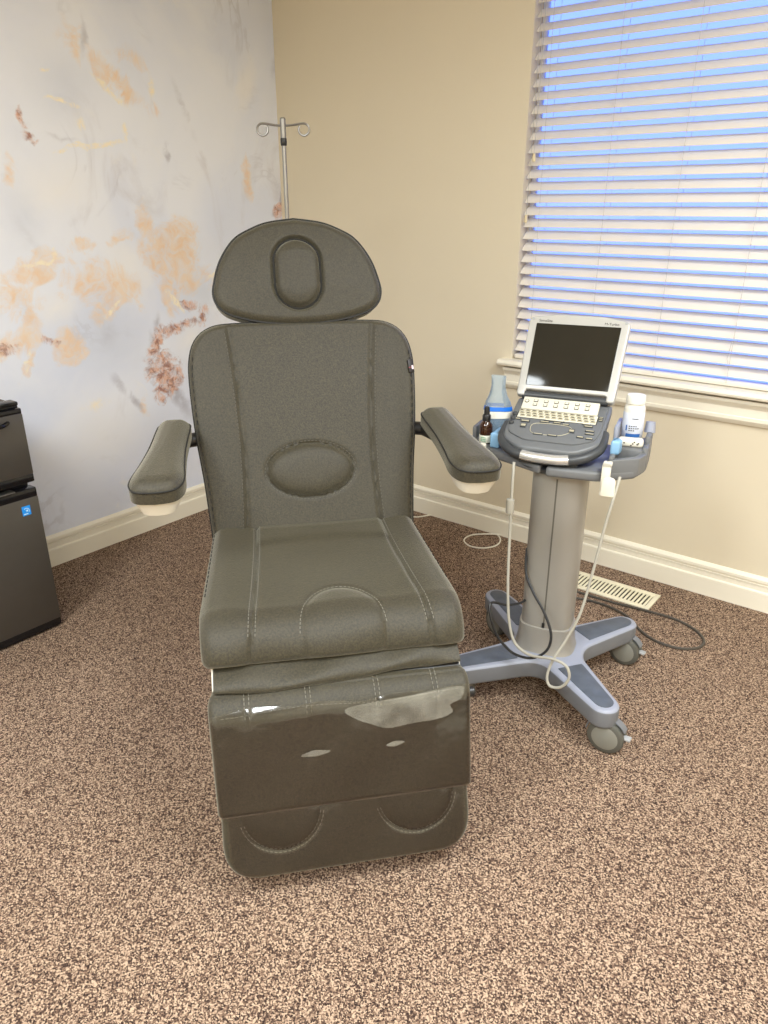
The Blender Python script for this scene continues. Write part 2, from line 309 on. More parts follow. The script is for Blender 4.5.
# ------------------------------------------------------------------ mesh helpers
class MB:
    def __init__(s): s.v = []; s.f = []
    def add(s, v, f):
        o = len(s.v); s.v += [tuple(map(float, p)) for p in v]; s.f += [tuple(i + o for i in q) for q in f]; return s
    def box(s, x0, x1, y0, y1, z0, z1, bev=0.):
        if bev <= 0:
            v = [(x, y, z) for z in (z0, z1) for y in (y0, y1) for x in (x0, x1)]
            return s.add(v, [(0, 2, 3, 1), (4, 5, 7, 6), (0, 1, 5, 4), (2, 6, 7, 3), (0, 4, 6, 2), (1, 3, 7, 5)])
        bm = bmesh.new(); bmesh.ops.create_cube(bm, size=1)
        for q in bm.verts: q.co = ((x0 + x1) / 2 + q.co.x * (x1 - x0), (y0 + y1) / 2 + q.co.y * (y1 - y0), (z0 + z1) / 2 + q.co.z * (z1 - z0))
        bmesh.ops.bevel(bm, geom=bm.edges[:], offset=min(bev, .49 * min(x1 - x0, y1 - y0, z1 - z0)), segments=2, affect='EDGES', profile=.5)
        bm.verts.ensure_lookup_table(); bm.verts.index_update()
        s.add([q.co[:] for q in bm.verts], [[q.index for q in f.verts] for f in bm.faces]); bm.free(); return s
    def tube(s, pts, r, n=8, caps=True):
        P = [np.array(p, float) for p in pts]; k = len(P); rs = r if hasattr(r, '__len__') else [r] * k
        T = [P[min(i + 1, k - 1)] - P[max(i - 1, 0)] for i in range(k)]; T = [t / (np.linalg.norm(t) + 1e-12) for t in T]
        a = np.array([0, 0, 1.]) if abs(T[0][2]) < .9 else np.array([1., 0, 0]); u = np.cross(T[0], a); u /= np.linalg.norm(u)
        V = []; Fc = []
        for i in range(k):
            u = u - T[i] * (u @ T[i]); u /= np.linalg.norm(u) + 1e-12; w_ = np.cross(T[i], u)
            for j in range(n):
                t = 2 * math.pi * j / n; V.append(P[i] + (u * math.cos(t) + w_ * math.sin(t)) * rs[i])
        for i in range(k - 1):
            for j in range(n): Fc.append((i * n + j, i * n + (j + 1) % n, (i + 1) * n + (j + 1) % n, (i + 1) * n + j))
        if caps: Fc.append(tuple(range(n))); Fc.append(tuple((k - 1) * n + j for j in range(n)))
        return s.add(V, Fc)
    def lathe(s, prof, c=(0, 0, 0), axis='z', n=24, sx=1., sy=1.):
        V = []; Fc = []; k = len(prof)
        for (r, h) in prof:
            for j in range(n):
                t = 2 * math.pi * j / n; a, b_ = r * math.cos(t) * sx, r * math.sin(t) * sy
                p = {'z': (a, b_, h), 'x': (h, a, b_), 'y': (a, h, b_)}[axis]
                V.append((p[0] + c[0], p[1] + c[1], p[2] + c[2]))
        for i in range(k - 1):
            for j in range(n): Fc.append((i * n + j, i * n + (j + 1) % n, (i + 1) * n + (j + 1) % n, (i + 1) * n + j))
        Fc.append(tuple(range(n))); Fc.append(tuple((k - 1) * n + j for j in range(n)))
        return s.add(V, Fc)
    def prism(s, out, z0, z1, bev=0., seg=3, top_only=False):
        """outline (x, y) extruded in z with rounded top (and bottom) edges"""
        out = np.array(out, float); n = len(out)
        if np.sum(out[:, 0] * np.roll(out[:, 1], -1) - np.roll(out[:, 0], -1) * out[:, 1]) < 0: out = out[::-1]
        e = np.roll(out, -1, 0) - np.roll(out, 1, 0); nr = np.stack([e[:, 1], -e[:, 0]], 1); nr /= np.linalg.norm(nr, axis=1)[:, None] + 1e-12
        rings = []
        if bev > 0:
            for i in range(seg + 1):
                t = math.pi / 2 * i / seg
                if top_only: break
                rings.append((out - nr * bev * (1 - math.sin(t)), z0 + bev * (1 - math.cos(t))))
            if top_only: rings.append((out, z0))
            for i in range(seg + 1):
                t = math.pi / 2 * i / seg; rings.append((out - nr * bev * (1 - math.cos(t)), z1 - bev * (1 - math.sin(t))))
        else: rings = [(out, z0), (out, z1)]
        V = [(p[0], p[1], z) for r, z in rings for p in r]; Fc = []
        for i in range(len(rings) - 1):
            for j in range(n): Fc.append((i * n + j, i * n + (j + 1) % n, (i + 1) * n + (j + 1) % n, (i + 1) * n + j))
        Fc.append(tuple(reversed(range(n)))); Fc.append(tuple((len(rings) - 1) * n + j for j in range(n)))
        return s.add(V, Fc)
    def xf(s, mat, start=0):
        for i in range(start, len(s.v)): s.v[i] = tuple(mat @ Vector(s.v[i]))
        return s
    def build(s, name, mat, parent=None, smooth=40, bevel=0.):
        me = bpy.data.meshes.new(name); me.from_pydata(s.v, [], s.f); me.update()
        bm = bmesh.new(); bm.from_mesh(me); bmesh.ops.recalc_face_normals(bm, faces=bm.faces[:]); bm.to_mesh(me); bm.free()
        if smooth:
            me.shade_smooth(); me.set_sharp_from_angle(angle=math.radians(smooth))
        me.materials.append(M[mat] if isinstance(mat, str) else mat)
        o = bpy.data.objects.new(name, me); COL.objects.link(o)
        if parent: o.parent = parent
        return o
def tag(o, label=None, cat=None, group=None, kind=None):
    if label: o['label'] = label
    if cat: o['category'] = cat
    if group: o['group'] = group
    if kind: o['kind'] = kind
    return o
def empty(name, loc=(0, 0, 0), rz=0.):
    o = bpy.data.objects.new(name, None); COL.objects.link(o); o.location = [float(c) for c in loc]; o.rotation_euler = (0, 0, rz)
    o.empty_display_size = .1; return o
def catmull(P, k=8, closed=False):
    P = [np.array(p, float) for p in P]; n = len(P); out = []
    for i in range(n if closed else n - 1):
        if closed: a, b_, c, d = P[i - 1], P[i], P[(i + 1) % n], P[(i + 2) % n]
        else: a, b_, c, d = P[max(i - 1, 0)], P[i], P[i + 1], P[min(i + 2, n - 1)]
        for j in range(k):
            t = j / k; out.append(.5 * (2 * b_ + (c - a) * t + (2 * a - 5 * b_ + 4 * c - d) * t * t + (3 * b_ - a - 3 * c + d) * t ** 3))
    if not closed: out.append(P[-1])
    return out
def rpoly(pts, k=8):
    """pts: (x, y, radius) -> rounded polygon"""
    out = []; n = len(pts)
    for i in range(n):
        p = np.array(pts[i][:2], float); r = pts[i][2] if len(pts[i]) > 2 else 0
        a = np.array(pts[i - 1][:2], float) - p; b_ = np.array(pts[(i + 1) % n][:2], float) - p
        la, lb = np.linalg.norm(a), np.linalg.norm(b_); a /= la; b_ /= lb
        if r <= 0: out.append(p); continue
        ang = math.acos(max(-1, min(1, a @ b_))); t = min(r / math.tan(ang / 2), .49 * la, .49 * lb)
        p0, p1 = p + a * t, p + b_ * t
        for j in range(k + 1):
            q = j / k; out.append((1 - q) ** 2 * p0 + 2 * q * (1 - q) * p + q * q * p1)
    return np.array(out)
def resample(out, n):
    out = np.vstack([out, out[:1]]); d = np.r_[0, np.cumsum(np.linalg.norm(np.diff(out, axis=0), axis=1))]
    t = np.linspace(0, d[-1], n, endpoint=False); return np.stack([np.interp(t, d, out[:, i]) for i in range(out.shape[1])], 1)
def path_map(path):
    """path of (y, z); returns map (x, s, h) -> xyz with h along the outer normal"""
    P = np.array(path, float); d = np.r_[0, np.cumsum(np.linalg.norm(np.diff(P, axis=0), axis=1))]
    T = np.gradient(P, d, axis=0); T /= np.linalg.norm(T, axis=1)[:, None]
    def f(x, s, h):
        x, s, h = np.broadcast_arrays(np.asarray(x, float), np.asarray(s, float), np.asarray(h, float))
        y = np.interp(s, d, P[:, 0]); z = np.interp(s, d, P[:, 1]); ty = np.interp(s, d, T[:, 0]); tz = np.interp(s, d, T[:, 1])
        l = np.hypot(ty, tz); return np.stack([x, y + h * tz / l, z - h * ty / l], -1)
    f.length = d[-1]; return f
class Cushion:
    def __init__(s, outline, mapf, r, Tb, extra=None):
        s.o = np.array(outline, float); s.dense = resample(s.o, 700); s.m = mapf; s.r = r; s.Tb = Tb; s.extra = extra
    def bounds(s, sv):
        a = s.o; b_ = np.roll(a, -1, 0); xs = []
        for p, q in zip(a, b_):
            if (p[1] - sv) * (q[1] - sv) <= 0 and p[1] != q[1]: xs.append(p[0] + (q[0] - p[0]) * (sv - p[1]) / (q[1] - p[1]))
        return min(xs), max(xs)
    def h(s, x, sv):
        x = np.asarray(x, float); sv = np.asarray(sv, float); sh = x.shape; x = x.ravel(); sv = sv.ravel()
        d = np.empty(len(x))
        for i in range(0, len(x), 2000):
            d[i:i + 2000] = np.sqrt(((np.stack([x[i:i + 2000], sv[i:i + 2000]], 1)[:, None] - s.dense[None]) ** 2).sum(-1)).min(1)
        q = np.clip(1 - d / s.r, 0, 1); H = -s.r * (1 - np.sqrt(np.maximum(0, 1 - q * q)))
        if s.extra is not None: H = H + s.extra(x, sv, d) * (1 - q)
        return H.reshape(sh)
    def on(s, x, sv, dh=0.): return s.m(np.asarray(x, float), np.asarray(sv, float), s.h(x, sv) + dh)
    def grid(s, n=110, m=110, srange=None):
        s0, s1 = s.o[:, 1].min(), s.o[:, 1].max()
        if srange: s0, s1 = srange
        e = 1e-4; t = np.linspace(0, 1, m); t = .45 * t + .55 * (.5 - .5 * np.cos(math.pi * t))
        sv = s0 + e + (s1 - s0 - 2 * e) * t
        u = np.linspace(-1, 1, n); u = .5 * u + .5 * np.sin(math.pi / 2 * u)
        B = np.array([s.bounds(v) for v in sv]); X = (B[:, :1] + B[:, 1:]) / 2 + u[None] * (B[:, 1:] - B[:, :1]) / 2
        return X, np.repeat(sv[:, None], n, 1)
    def build(s, name, mat, parent, n=110, m=110):
        X, SV = s.grid(n, m); Hh = s.h(X, SV); Hh[0] = Hh[-1] = -s.r; Hh[:, 0] = Hh[:, -1] = -s.r
        f = s.m(X, SV, Hh).reshape(-1, 3); bk = s.m(X, SV, np.full(X.shape, -s.Tb)).reshape(-1, 3)
        b = MB(); Fc = []; o = n * m
        for i in range(m - 1):
            for j in range(n - 1):
                a = i * n + j; Fc.append((a, a + 1, a + n + 1, a + n)); Fc.append((o + a, o + a + n, o + a + n + 1, o + a + 1))
        ring = [j for j in range(n)] + [i * n + n - 1 for i in range(1, m)] + [(m - 1) * n + j for j in range(n - 2, -1, -1)] + [i * n for i in range(m - 2, 0, -1)]
        for a, c in zip(ring, ring[1:] + ring[:1]): Fc.append((a, o + a, o + c, c))
        b.add(np.vstack([f, bk]), Fc)
        return b.build(name, mat, parent, smooth=50)
    def piping(s, name, mat, parent, rad, inset=0., dh=0.):
        c = s.o.mean(0); p = resample(s.o, 160)
        if inset:
            v = p - c; p = c + v * (1 - inset / np.linalg.norm(v, axis=1)[:, None])
        Hh = np.full(len(p), -s.r) + dh
        q = s.m(p[:, 0], p[:, 1], Hh); q = np.vstack([q, q[:1]])
        return MB().tube(q, rad, 6, False).build(name, mat, parent)
def stitches(curves, cu, parent, name='stitching', mat='stitch', length=.006, gap=.004, rad=.0009, dh=.0006):
    b = MB()
    for c in curves:
        P = np.array(c, float); d = np.r_[0, np.cumsum(np.linalg.norm(np.diff(P, axis=0), axis=1))]
        n = max(1, int(d[-1] / (length + gap))); t0 = np.arange(n) * (length + gap)
        a = [np.interp(t0, d, P[:, i]) for i in (0, 1)]; e = [np.interp(np.minimum(t0 + length, d[-1]), d, P[:, i]) for i in (0, 1)]
        A = cu.on(a[0], a[1], dh); B = cu.on(e[0], e[1], dh)
        for p, q in zip(A, B): b.tube([p, q], rad, 4)
    return tag(b.build(name, mat, parent, smooth=0), kind='stuff')
def add_text(txt, size, mat, parent, name='lettering'):
    cu = bpy.data.curves.new(name, 'FONT'); cu.body = txt; cu.size = size; cu.align_x = 'CENTER'; cu.align_y = 'CENTER'; cu.extrude = .0003
    t = bpy.data.objects.new('tmp', cu); COL.objects.link(t)
    dg = bpy.context.evaluated_depsgraph_get(); me = bpy.data.meshes.new_from_object(t.evaluated_get(dg)); me.name = name
    bpy.data.objects.remove(t); bpy.data.curves.remove(cu)
    me.materials.clear(); me.materials.append(M[mat]); o = bpy.data.objects.new(name, me); COL.objects.link(o); o.parent = parent
    return o

# ================================================================== THE ROOM
RX, RY, RZ = 4.7, -5.0, 2.72
WX0, WX1, WZ0, WZ1 = 1.342, 2.85, .80, 2.32
tag(MB().box(0, RX, RY, 0, -.1, 0).build('floor', 'carpet', smooth=0), kind='structure')
tag(MB().box(-.15, RX + .15, RY - .15, .15, RZ, RZ + .1).build('ceiling', 'ceiling', smooth=0), kind='structure')
tag(MB().box(-.15, 0, RY - .15, .15, -.1, RZ).build('wall_left', 'mural', smooth=0), kind='structure')
b = MB(); b.box(0, WX0, 0, .09, -.1, RZ); b.box(WX1, RX, 0, .09, -.1, RZ); b.box(WX0, WX1, 0, .09, -.1, WZ0); b.box(WX0, WX1, 0, .09, WZ1, RZ)
tag(b.build('wall_back', 'wall', smooth=0), kind='structure')
tag(MB().box(RX, RX + .15, RY - .15, .15, -.1, RZ).build('wall_right', 'wall', smooth=0), kind='structure')
tag(MB().box(0, RX, RY - .15, RY, -.1, RZ).build('wall_front', 'wall', smooth=0), kind='structure')
# baseboards: stepped profile (depth from wall, height)
PROF = [(0, 0), (.016, 0), (.016, .072), (.0145, .076), (.0095, .079), (.0095, .099), (.0125, .101), (.0125, .105), (.006, .107), (.006, .110), (.0135, .113), (.0135, .124), (.009, .130), (.004, .135), (0, .136)]
def baseboard(name, p0, p1, nrm):
    b = MB(); k = len(PROF); V = []
    for p in (p0, p1):
        for d, z in PROF: V.append((p[0] + nrm[0] * d, p[1] + nrm[1] * d, z))
    b.add(V, [(i, (i + 1) % k, k + (i + 1) % k, k + i) for i in range(k)] + [tuple(range(k)), tuple(range(k, 2 * k))])
    return tag(b.build(name, 'trim', smooth=20), kind='structure')
baseboard('baseboard_left', (0, 0), (0, RY), (1, 0)); baseboard('baseboard_back', (.0, 0), (RX, 0), (0, -1))
baseboard('baseboard_right', (RX, 0), (RX, RY), (-1, 0)); baseboard('baseboard_front', (0, RY), (RX, RY), (0, 1))

# window
win = tag(empty('window_1', ((WX0 + WX1) / 2, .075, WZ0)), kind='structure')
wx, wz = (WX1 - WX0) / 2, WZ1 - WZ0
b = MB()
for a in ((-wx, -wx + .02, 0, wz), (wx - .02, wx, 0, wz), (-wx, wx, 0, .03), (-wx, wx, wz - .03, wz)): b.box(a[0], a[1], -.012, .014, a[2], a[3], .004)
b.build('window_frame', 'window_frame', win)
MB().box(-wx + .02, wx - .02, 0, .004, .03, wz - .03).build('pane', 'glass', win, smooth=0)
# stool with rounded nose, cove and apron
prof = [(-.09, -.012), (.122, -.012), (.127, -.008), (.129, -.001), (.127, .006), (.122, .012), (-.09, .012)]
V = [(x, -d, z) for x in (-wx, wx) for d, z in [(-.015, .0)]]
b = MB(); k = len(prof); V = []
for x, ext in ((-wx - .042, 0), (wx + .042, 0)):
    for d, z in prof: V.append((x, -d if d > 0 else -.0751, z + .008))
b.add(V, [(i, (i + 1) % k, k + (i + 1) % k, k + i) for i in range(k)] + [tuple(range(k)), tuple(range(k, 2 * k))])
b.box(-wx, wx, -.0755, -.012, .0, .02)
b.build('window_sill', 'trim', win, smooth=30)
prof = [(.075, -.012), (.112, -.012), (.109, -.024), (.098, -.036), (.094, -.044), (.094, -.072), (.097, -.075), (.097, -.086), (.090, -.098), (.084, -.104), (.075, -.104)]
b = MB(); k = len(prof); V = [(x, -d, z) for x in (-wx - .022, wx + .022) for d, z in prof]
b.add(V, [(i, (i + 1) % k, k + (i + 1) % k, k + i) for i in range(k)] + [tuple(range(k)), tuple(range(k, 2 * k))])
b.build('apron', 'trim', win, smooth=20)

# ceiling lights (above and behind the camera, out of the picture)
for i, (x, y, lab) in enumerate(((1.75, -3.75, 'recessed ceiling light panel on the mural side of the room'), (3.4, -1.7, 'recessed ceiling light panel near the window end of the room'),
                                 (3.4, -3.75, 'recessed ceiling light panel in the corner farthest from the mural'))):
    r = tag(empty('ceiling_light', (x, y, RZ)), lab, 'ceiling light', 'ceiling light panels')
    b = MB()
    for a in ((-.31, .31, -.61, -.58), (-.31, .31, .58, .61), (-.31, -.28, -.58, .58), (.28, .31, -.58, .58)): b.box(a[0], a[1], a[2], a[3], -.03, 0)
    b.build('frame', 'white_plastic', r, smooth=0)
    MB().box(-.28, .28, -.58, .58, -.022, -.004).build('diffuser', 'lamp', r, smooth=0)
    ld = bpy.data.lights.new('lamp_light', 'AREA'); ld.shape = 'RECTANGLE'; ld.size = .54; ld.size_y = 1.14; ld.energy = LAMP_WATTS; ld.color = LAMP_COLOR; ld.spread = LAMP_SPREAD
    lo_ = bpy.data.objects.new('lamp_light', ld); COL.objects.link(lo_); lo_.parent = r; lo_.location = (0, 0, -.032)

# ================================================================== TREATMENT CHAIR
def chair():
    root = tag(empty('treatment_chair', CAMP * [1, 1, 0] + FW * 1.6 - RT * .141, AZ + math.radians(10.7)),
               'dark grey leatherette treatment chair with armrests and film-covered leg rest', 'chair')
    # --- back
    top, bot = np.array([.457, 1.134]), np.array([.232, .575])
    pm = path_map([top + (bot - top) * t for t in np.linspace(0, 1, 40)]); Lb = pm.length
    half = rpoly([(-.287, 0, 0), (.287, 0, 0)])
    out = catmull([(0, .0), (.18, .002), (.245, .012), (.285, .045), (.303, .10), (.305, .18), (.298, .30), (.284, .43), (.272, Lb - .01), (.27, Lb)], 8)
    out = np.array(out); out = np.vstack([out, (out * [-1, 1])[::-1][:-1]])
    xs = lambda s: .196 - .022 * np.sin(np.clip(s / Lb, 0, 1) * 2.6)
    def ex(x, s, d):
        g = -.006 * np.exp(-((np.abs(x) - xs(s)) / .006) ** 2) - .004 / (1 + np.exp((np.abs(x) - xs(s)) / .008)) + .006 * np.exp(-((np.abs(x) - .24) / .045) ** 2)
        q = np.hypot(x / .115, (s - .405) / .071)
        g = g + np.where(q < 1, .020 * np.sqrt(np.maximum(0, 1 - q ** 3)), 0) - .005 * np.exp(-((q - 1.03) / .06) ** 2)
        g = g + .004 * np.exp(-(s / .05) ** 2)
        return g
    back = Cushion(out, pm, .016, .075, ex); back.build('backrest', 'leather', root, 130, 130)
    back.piping('piping', 'piping', root, .0032, .001, .004)
    t = np.linspace(.03, Lb - .04, 60); sd = []
    for s_ in (-1, 1): sd.append(np.stack([s_ * (xs(t) + .011), t], 1))
    th = np.linspace(0, 2 * math.pi, 60); sd.append(np.stack([.124 * np.cos(th), .405 + .079 * np.sin(th)], 1))
    stitches(sd, back, root, mat='stitch_dim')
    ed = []
    for s_ in (-1, 1):
        tt = np.linspace(.09, Lb - .03, 60); xb = np.array([back.bounds(v)[1] for v in tt]); ed.append(np.stack([s_ * (xb - .010), tt], 1))
    stitches(ed, back, root, mat='piping', length=.012, gap=.009, rad=.0016)
    # makers' tag sewn in the back's side seam
    p = back.on(np.array([.294]), np.array([.135]), .003)[0]
    tg = MB().box(-.007, .009, -.003, .003, -.018, .018, .001).build('tag', 'tag_black', root); tg.location = p; tg.rotation_euler = (-.39, 0, .25)
    a = MB().box(-.0075, .0, -.0036, -.003, -.006, -.003).build('tag_print', 'tag_red', tg); MB().box(.002, .0075, -.0038, -.003, -.010, .001).build('tag_print', 'tag_white', tg)
    # --- headrest
    dirv = (top - bot) / np.linalg.norm(top - bot); nrm = np.array([-dirv[1], dirv[0]])
    hb = top - dirv * .008 + nrm * .006; ht = hb + dirv * .283
    hm = path_map([ht + (hb - ht) * t_ for t_ in np.linspace(0, 1, 20)])
    kx, ks = .226 / 199, .283 / 248
    hp = [(0, 0), (60, 8), (100, 22), (144, 48), (179, 98), (196, 150), (199, 180), (188, 205), (160, 224), (100, 240), (40, 247), (0, 248)]
    out = np.array(catmull([(x * kx, s_ * ks) for x, s_ in hp], 6)); out = np.vstack([out, (out * [-1, 1])[::-1][1:-1]])
    def sd_stadium(x, s):   # oval face pillow
        dx = np.abs(x); dy = np.maximum(np.abs(s - .150) - .031, 0); return np.hypot(dx, dy) - .060
    def hx(x, s, d):
        q = sd_stadium(x, s)
        return .010 * np.clip(d / .09, 0, 1) - .014 * np.exp(-((q - .002) / .006) ** 2) + np.where(q < 0, .010 * np.sqrt(np.clip(-q / .03, 0, 1)), 0)
    head = Cushion(out, hm, .018, .062, hx); head.build('headrest', 'leather', root, 120, 110)
    head.piping('piping', 'piping', root, .0036, .0, .006)
    th = []
    for i in range(81):
        a = 2 * math.pi * i / 80; cx, cy = math.cos(a), math.sin(a)
        th.append((.062 * cx, .150 + (.031 if cy > 0 else -.031) + .062 * cy))
    q = head.on(np.array([p_[0] for p_ in th]), np.array([p_[1] for p_ in th]), .003)
    MB().tube(q, .0026, 6, False).build('pillow_piping', 'piping', root)
    # posts of the headrest, behind
    for s_ in (-1, 1):
        c0 = top - dirv * .10 - nrm * .05; c1 = top + dirv * .10 - nrm * .045
        MB().tube([(s_ * .07, *c0), (s_ * .07, *c1)], .008, 10).build('headrest_post', 'steel', root)
    # --- seat
    P = [(.29, .624), (.2, .617), (.0, .604), (-.11, .598)]
    c, R = np.array([-.128, .510]), .088
    for a in np.linspace(8, 86, 14): P.append((c[0] - R * 1.12 * math.sin(math.radians(a)), c[1] + R * math.cos(math.radians(a))))
    P.append((-.226, .498))
    P = catmull(P, 5); sm = path_map(P); Ls = sm.length
    out = rpoly([(-.272, 0, .02), (.272, 0, .02), (.293, Ls * .7, .12), (.291, Ls, .022), (-.294, Ls, .022), (-.297, Ls * .7, .12)], 12)
    xs2 = lambda s: .168 + .035 * (s / Ls) ** 1.5
    def sx(x, s, d):
        q = np.hypot((x - .016) / .092, (s - Ls + .06) / .15)
        g = -.006 * np.exp(-((np.abs(x - .012) - xs2(s)) / .006) ** 2) + .008 * np.exp(-((np.abs(x) - .235) / .04) ** 2)
        g = g - .010 * np.exp(-(x / .16) ** 2) * np.exp(-((s - .2) / .15) ** 2)
        g = g + np.where(q < 1, .008 * (1 - q ** 4), 0) - .003 * np.exp(-((q - 1.02) / .05) ** 2)
        arc = 1 / (1 + np.exp(-(.105 + .9 * x * x - s) / .006)); g = g + .005 * arc * (np.abs(x - .012) < xs2(s)) * np.clip(s / .05, 0, 1)
        return g + .0022 * np.sin(x * 26 + 2.1 * np.sin(s * 14)) * np.exp(-((s - Ls + .03) / .06) ** 2)
    seat = Cushion(out, sm, .024, .085, sx); seat.build('seat', 'leather', root, 130, 120)
    t = np.linspace(.03, Ls - .06, 60); cs = []
    for s_ in (-1, 1):
        for o_ in (-.007, .008): cs.append(np.stack([.012 + s_ * (xs2(t) + o_), t], 1))
    th = np.linspace(math.pi * 1.02, math.pi * 1.98, 50); cs.append(np.stack([.016 + .097 * np.cos(th), Ls - .06 + .157 * np.sin(th)], 1))
    stitches(cs, seat, root)
    ed = []
    for s_ in (-1, 1):
        tt = np.linspace(.03, Ls * .66, 50); xb = np.array([seat.bounds(v)[1] for v in tt]); ed.append(np.stack([s_ * (xb - .006), tt], 1))
    stitches(ed, seat, root, mat='piping', length=.012, gap=.009, rad=.0016)
    # --- loose flap of leatherette bridging seat and leg rest
    n, m_ = 60, 14; V = []
    for i in range(m_):
        v = i / (m_ - 1)
        for j in range(n):
            u = -1 + 2 * j / (n - 1); x = u * .272
            sag = .022 * math.exp(-((u + .25) / .42) ** 2) + .006 * math.sin(u * 5)
            y = -.175 - .080 * math.sin(v * 1.75) - .010 * math.sin(v * 3.1 + u * 2.5); z = .517 - .052 * v - (sag * .6 - .004) * v + .003 * math.sin(u * 9 + v * 4)
            V.append((x, y, z))
    V += [(p[0], p[1] + .004, p[2] - .002) for p in V]; o = n * m_; Fc = []
    for i in range(m_ - 1):
        for j in range(n - 1): a = i * n + j; Fc += [(a, a + 1, a + n + 1, a + n), (o + a, o + a + n, o + a + n + 1, o + a + 1)]
    ring = [j for j in range(n)] + [i * n + n - 1 for i in range(1, m_)] + [(m_ - 1) * n + j for j in range(n - 2, -1, -1)] + [i * n for i in range(m_ - 2, 0, -1)]
    for a, c_ in zip(ring, ring[1:] + ring[:1]): Fc.append((a, o + a, o + c_, c_))
    MB().add(V, Fc).build('flap', 'leather', root, smooth=60)
    # --- leg rest
    P = [(-.17, .458)]; c, R = np.array([-.236, .395]), .066
    for a in np.linspace(10, 78, 12): P.append((c[0] - R * math.sin(math.radians(a)), c[1] + R * math.cos(math.radians(a))))
    e = P[-1]; dd = np.array([-.050, -.204]); 
    for t_ in np.linspace(.1, 1, 10): P.append((e[0] + dd[0] * t_, e[1] + dd[1] * t_))
    P = catmull(P, 4); lm = path_map(P); Ll = lm.length
    out = rpoly([(-.268, 0, .02), (.268, 0, .02), (.287, .10, .05), (.282, Ll, .014), (-.283, Ll, .014), (-.287, .10, .05)], 10)
    xl = (-.205, -.075, .075, .205)
    def lx(x, s, d):
        g = 0 * x
        for a in xl: g = g - .003 * np.exp(-((x - a) / .005) ** 2) * np.clip(1.4 - s / .22, 0, 1)
        return g + .004 * np.exp(-(x / .2) ** 2)
    leg = Cushion(out, lm, .016, .06, lx); leg.build('leg_rest', 'leather', root, 110, 100)
    cs = []
    for a in xl:
        for o_ in (-.005, .005): cs.append([(a + o_, .02), (a + o_, .15)])
    u = np.linspace(-.26, .26, 60); cs.append(np.stack([u, .135 + .004 * np.sin(u * 18)], 1))
    stitches(cs, leg, root)
    # --- footrest flap, a little behind the leg rest
    e2 = np.array(P[-1]); d2 = np.array([-.30, -.954]); f0 = e2 + np.array([.022, .03])
    fm = path_map([f0 + d2 * t_ for t_ in np.linspace(0, .185, 12)])
    out = rpoly([(-.277, 0, .01), (.275, 0, .01), (.277, .185, .085), (-.280, .185, .085)], 14)
    def fx(x, s, d):
        g = 0 * x
        for a in (-.148, .152):
            q = np.hypot((x - a) / .084, (s - .035) / .085); g = g + np.where(q < 1, .007 * (1 - q ** 3), 0) - .002 * np.exp(-((q - 1.02) / .05) ** 2)
        return g
    foot = Cushion(out, fm, .014, .05, fx); foot.build('footrest', 'leather', root, 110, 70)
    cs = []
    for a in (-.148, .152):
        for r_ in (1.02, 1.10):
            th = np.linspace(.12, math.pi - .12, 40); cs.append(np.stack([a + .084 * r_ * np.cos(th), .035 + .085 * r_ * np.sin(th)], 1))
    stitches(cs, foot, root)
    # --- clear film wrapped round leg rest and footrest
    def sheet(cu, s0, s1, dh, name, mat, inset=.004, wav=0., n=90, m_=50):
        sv = np.linspace(s0, s1, m_); u = np.linspace(-1, 1, n); B = np.array([cu.bounds(v) for v in sv])
        X = (B[:, :1] + B[:, 1:]) / 2 + u[None] * ((B[:, 1:] - B[:, :1]) / 2 - inset); SV = np.repeat(sv[:, None], n, 1)
        SV = SV + wav * (1 - (SV - s0) / (s1 - s0)) * (np.sin(X * 17 + 1) * .5 + .5 * np.sin(X * 41))
        P_ = cu.m(X, SV, np.maximum(cu.h(X, SV), -.008) + dh + .0015 * np.sin(X * 23 + SV * 31)).reshape(-1, 3); b_ = MB()
        b_.add(P_, [(i * n + j, i * n + j + 1, (i + 1) * n + j + 1, (i + 1) * n + j) for i in range(m_ - 1) for j in range(n - 1)])
        o_ = b_.build(name, mat, root, smooth=80); return o_
    fo = sheet(leg, .128, Ll - .004, .004, 'plastic_film', 'film', wav=.006); fo['label'] = 'clear glossy film over the leg rest'
    sheet(foot, .03, .175, .004, 'plastic_film', 'film', inset=.012)['label'] = 'clear glossy film over the footrest'
    # reflections on the film, painted as pale translucent patches with a ragged edge
    def glare_patch(poly, dh=.010):
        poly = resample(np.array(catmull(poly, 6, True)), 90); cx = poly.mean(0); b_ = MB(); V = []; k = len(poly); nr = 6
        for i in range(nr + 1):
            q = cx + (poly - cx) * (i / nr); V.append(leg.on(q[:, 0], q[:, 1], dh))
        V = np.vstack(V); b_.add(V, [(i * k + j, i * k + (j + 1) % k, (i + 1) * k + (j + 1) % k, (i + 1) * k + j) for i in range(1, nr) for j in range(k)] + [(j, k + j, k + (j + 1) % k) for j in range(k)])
        b_.build('painted_glare', 'glare_paint', root, smooth=80)
    glare_patch([(.00, .145), (.06, .138), (.14, .134), (.20, .130), (.262, .128), (.258, .150), (.232, .160), (.238, .178), (.205, .190), (.15, .192), (.09, .196), (.05, .180), (.02, .165)])
    glare_patch([(.085, .235), (.105, .228), (.128, .232), (.105, .240)]); glare_patch([(-.10, .235), (-.07, .226), (-.035, .232), (-.07, .240)])
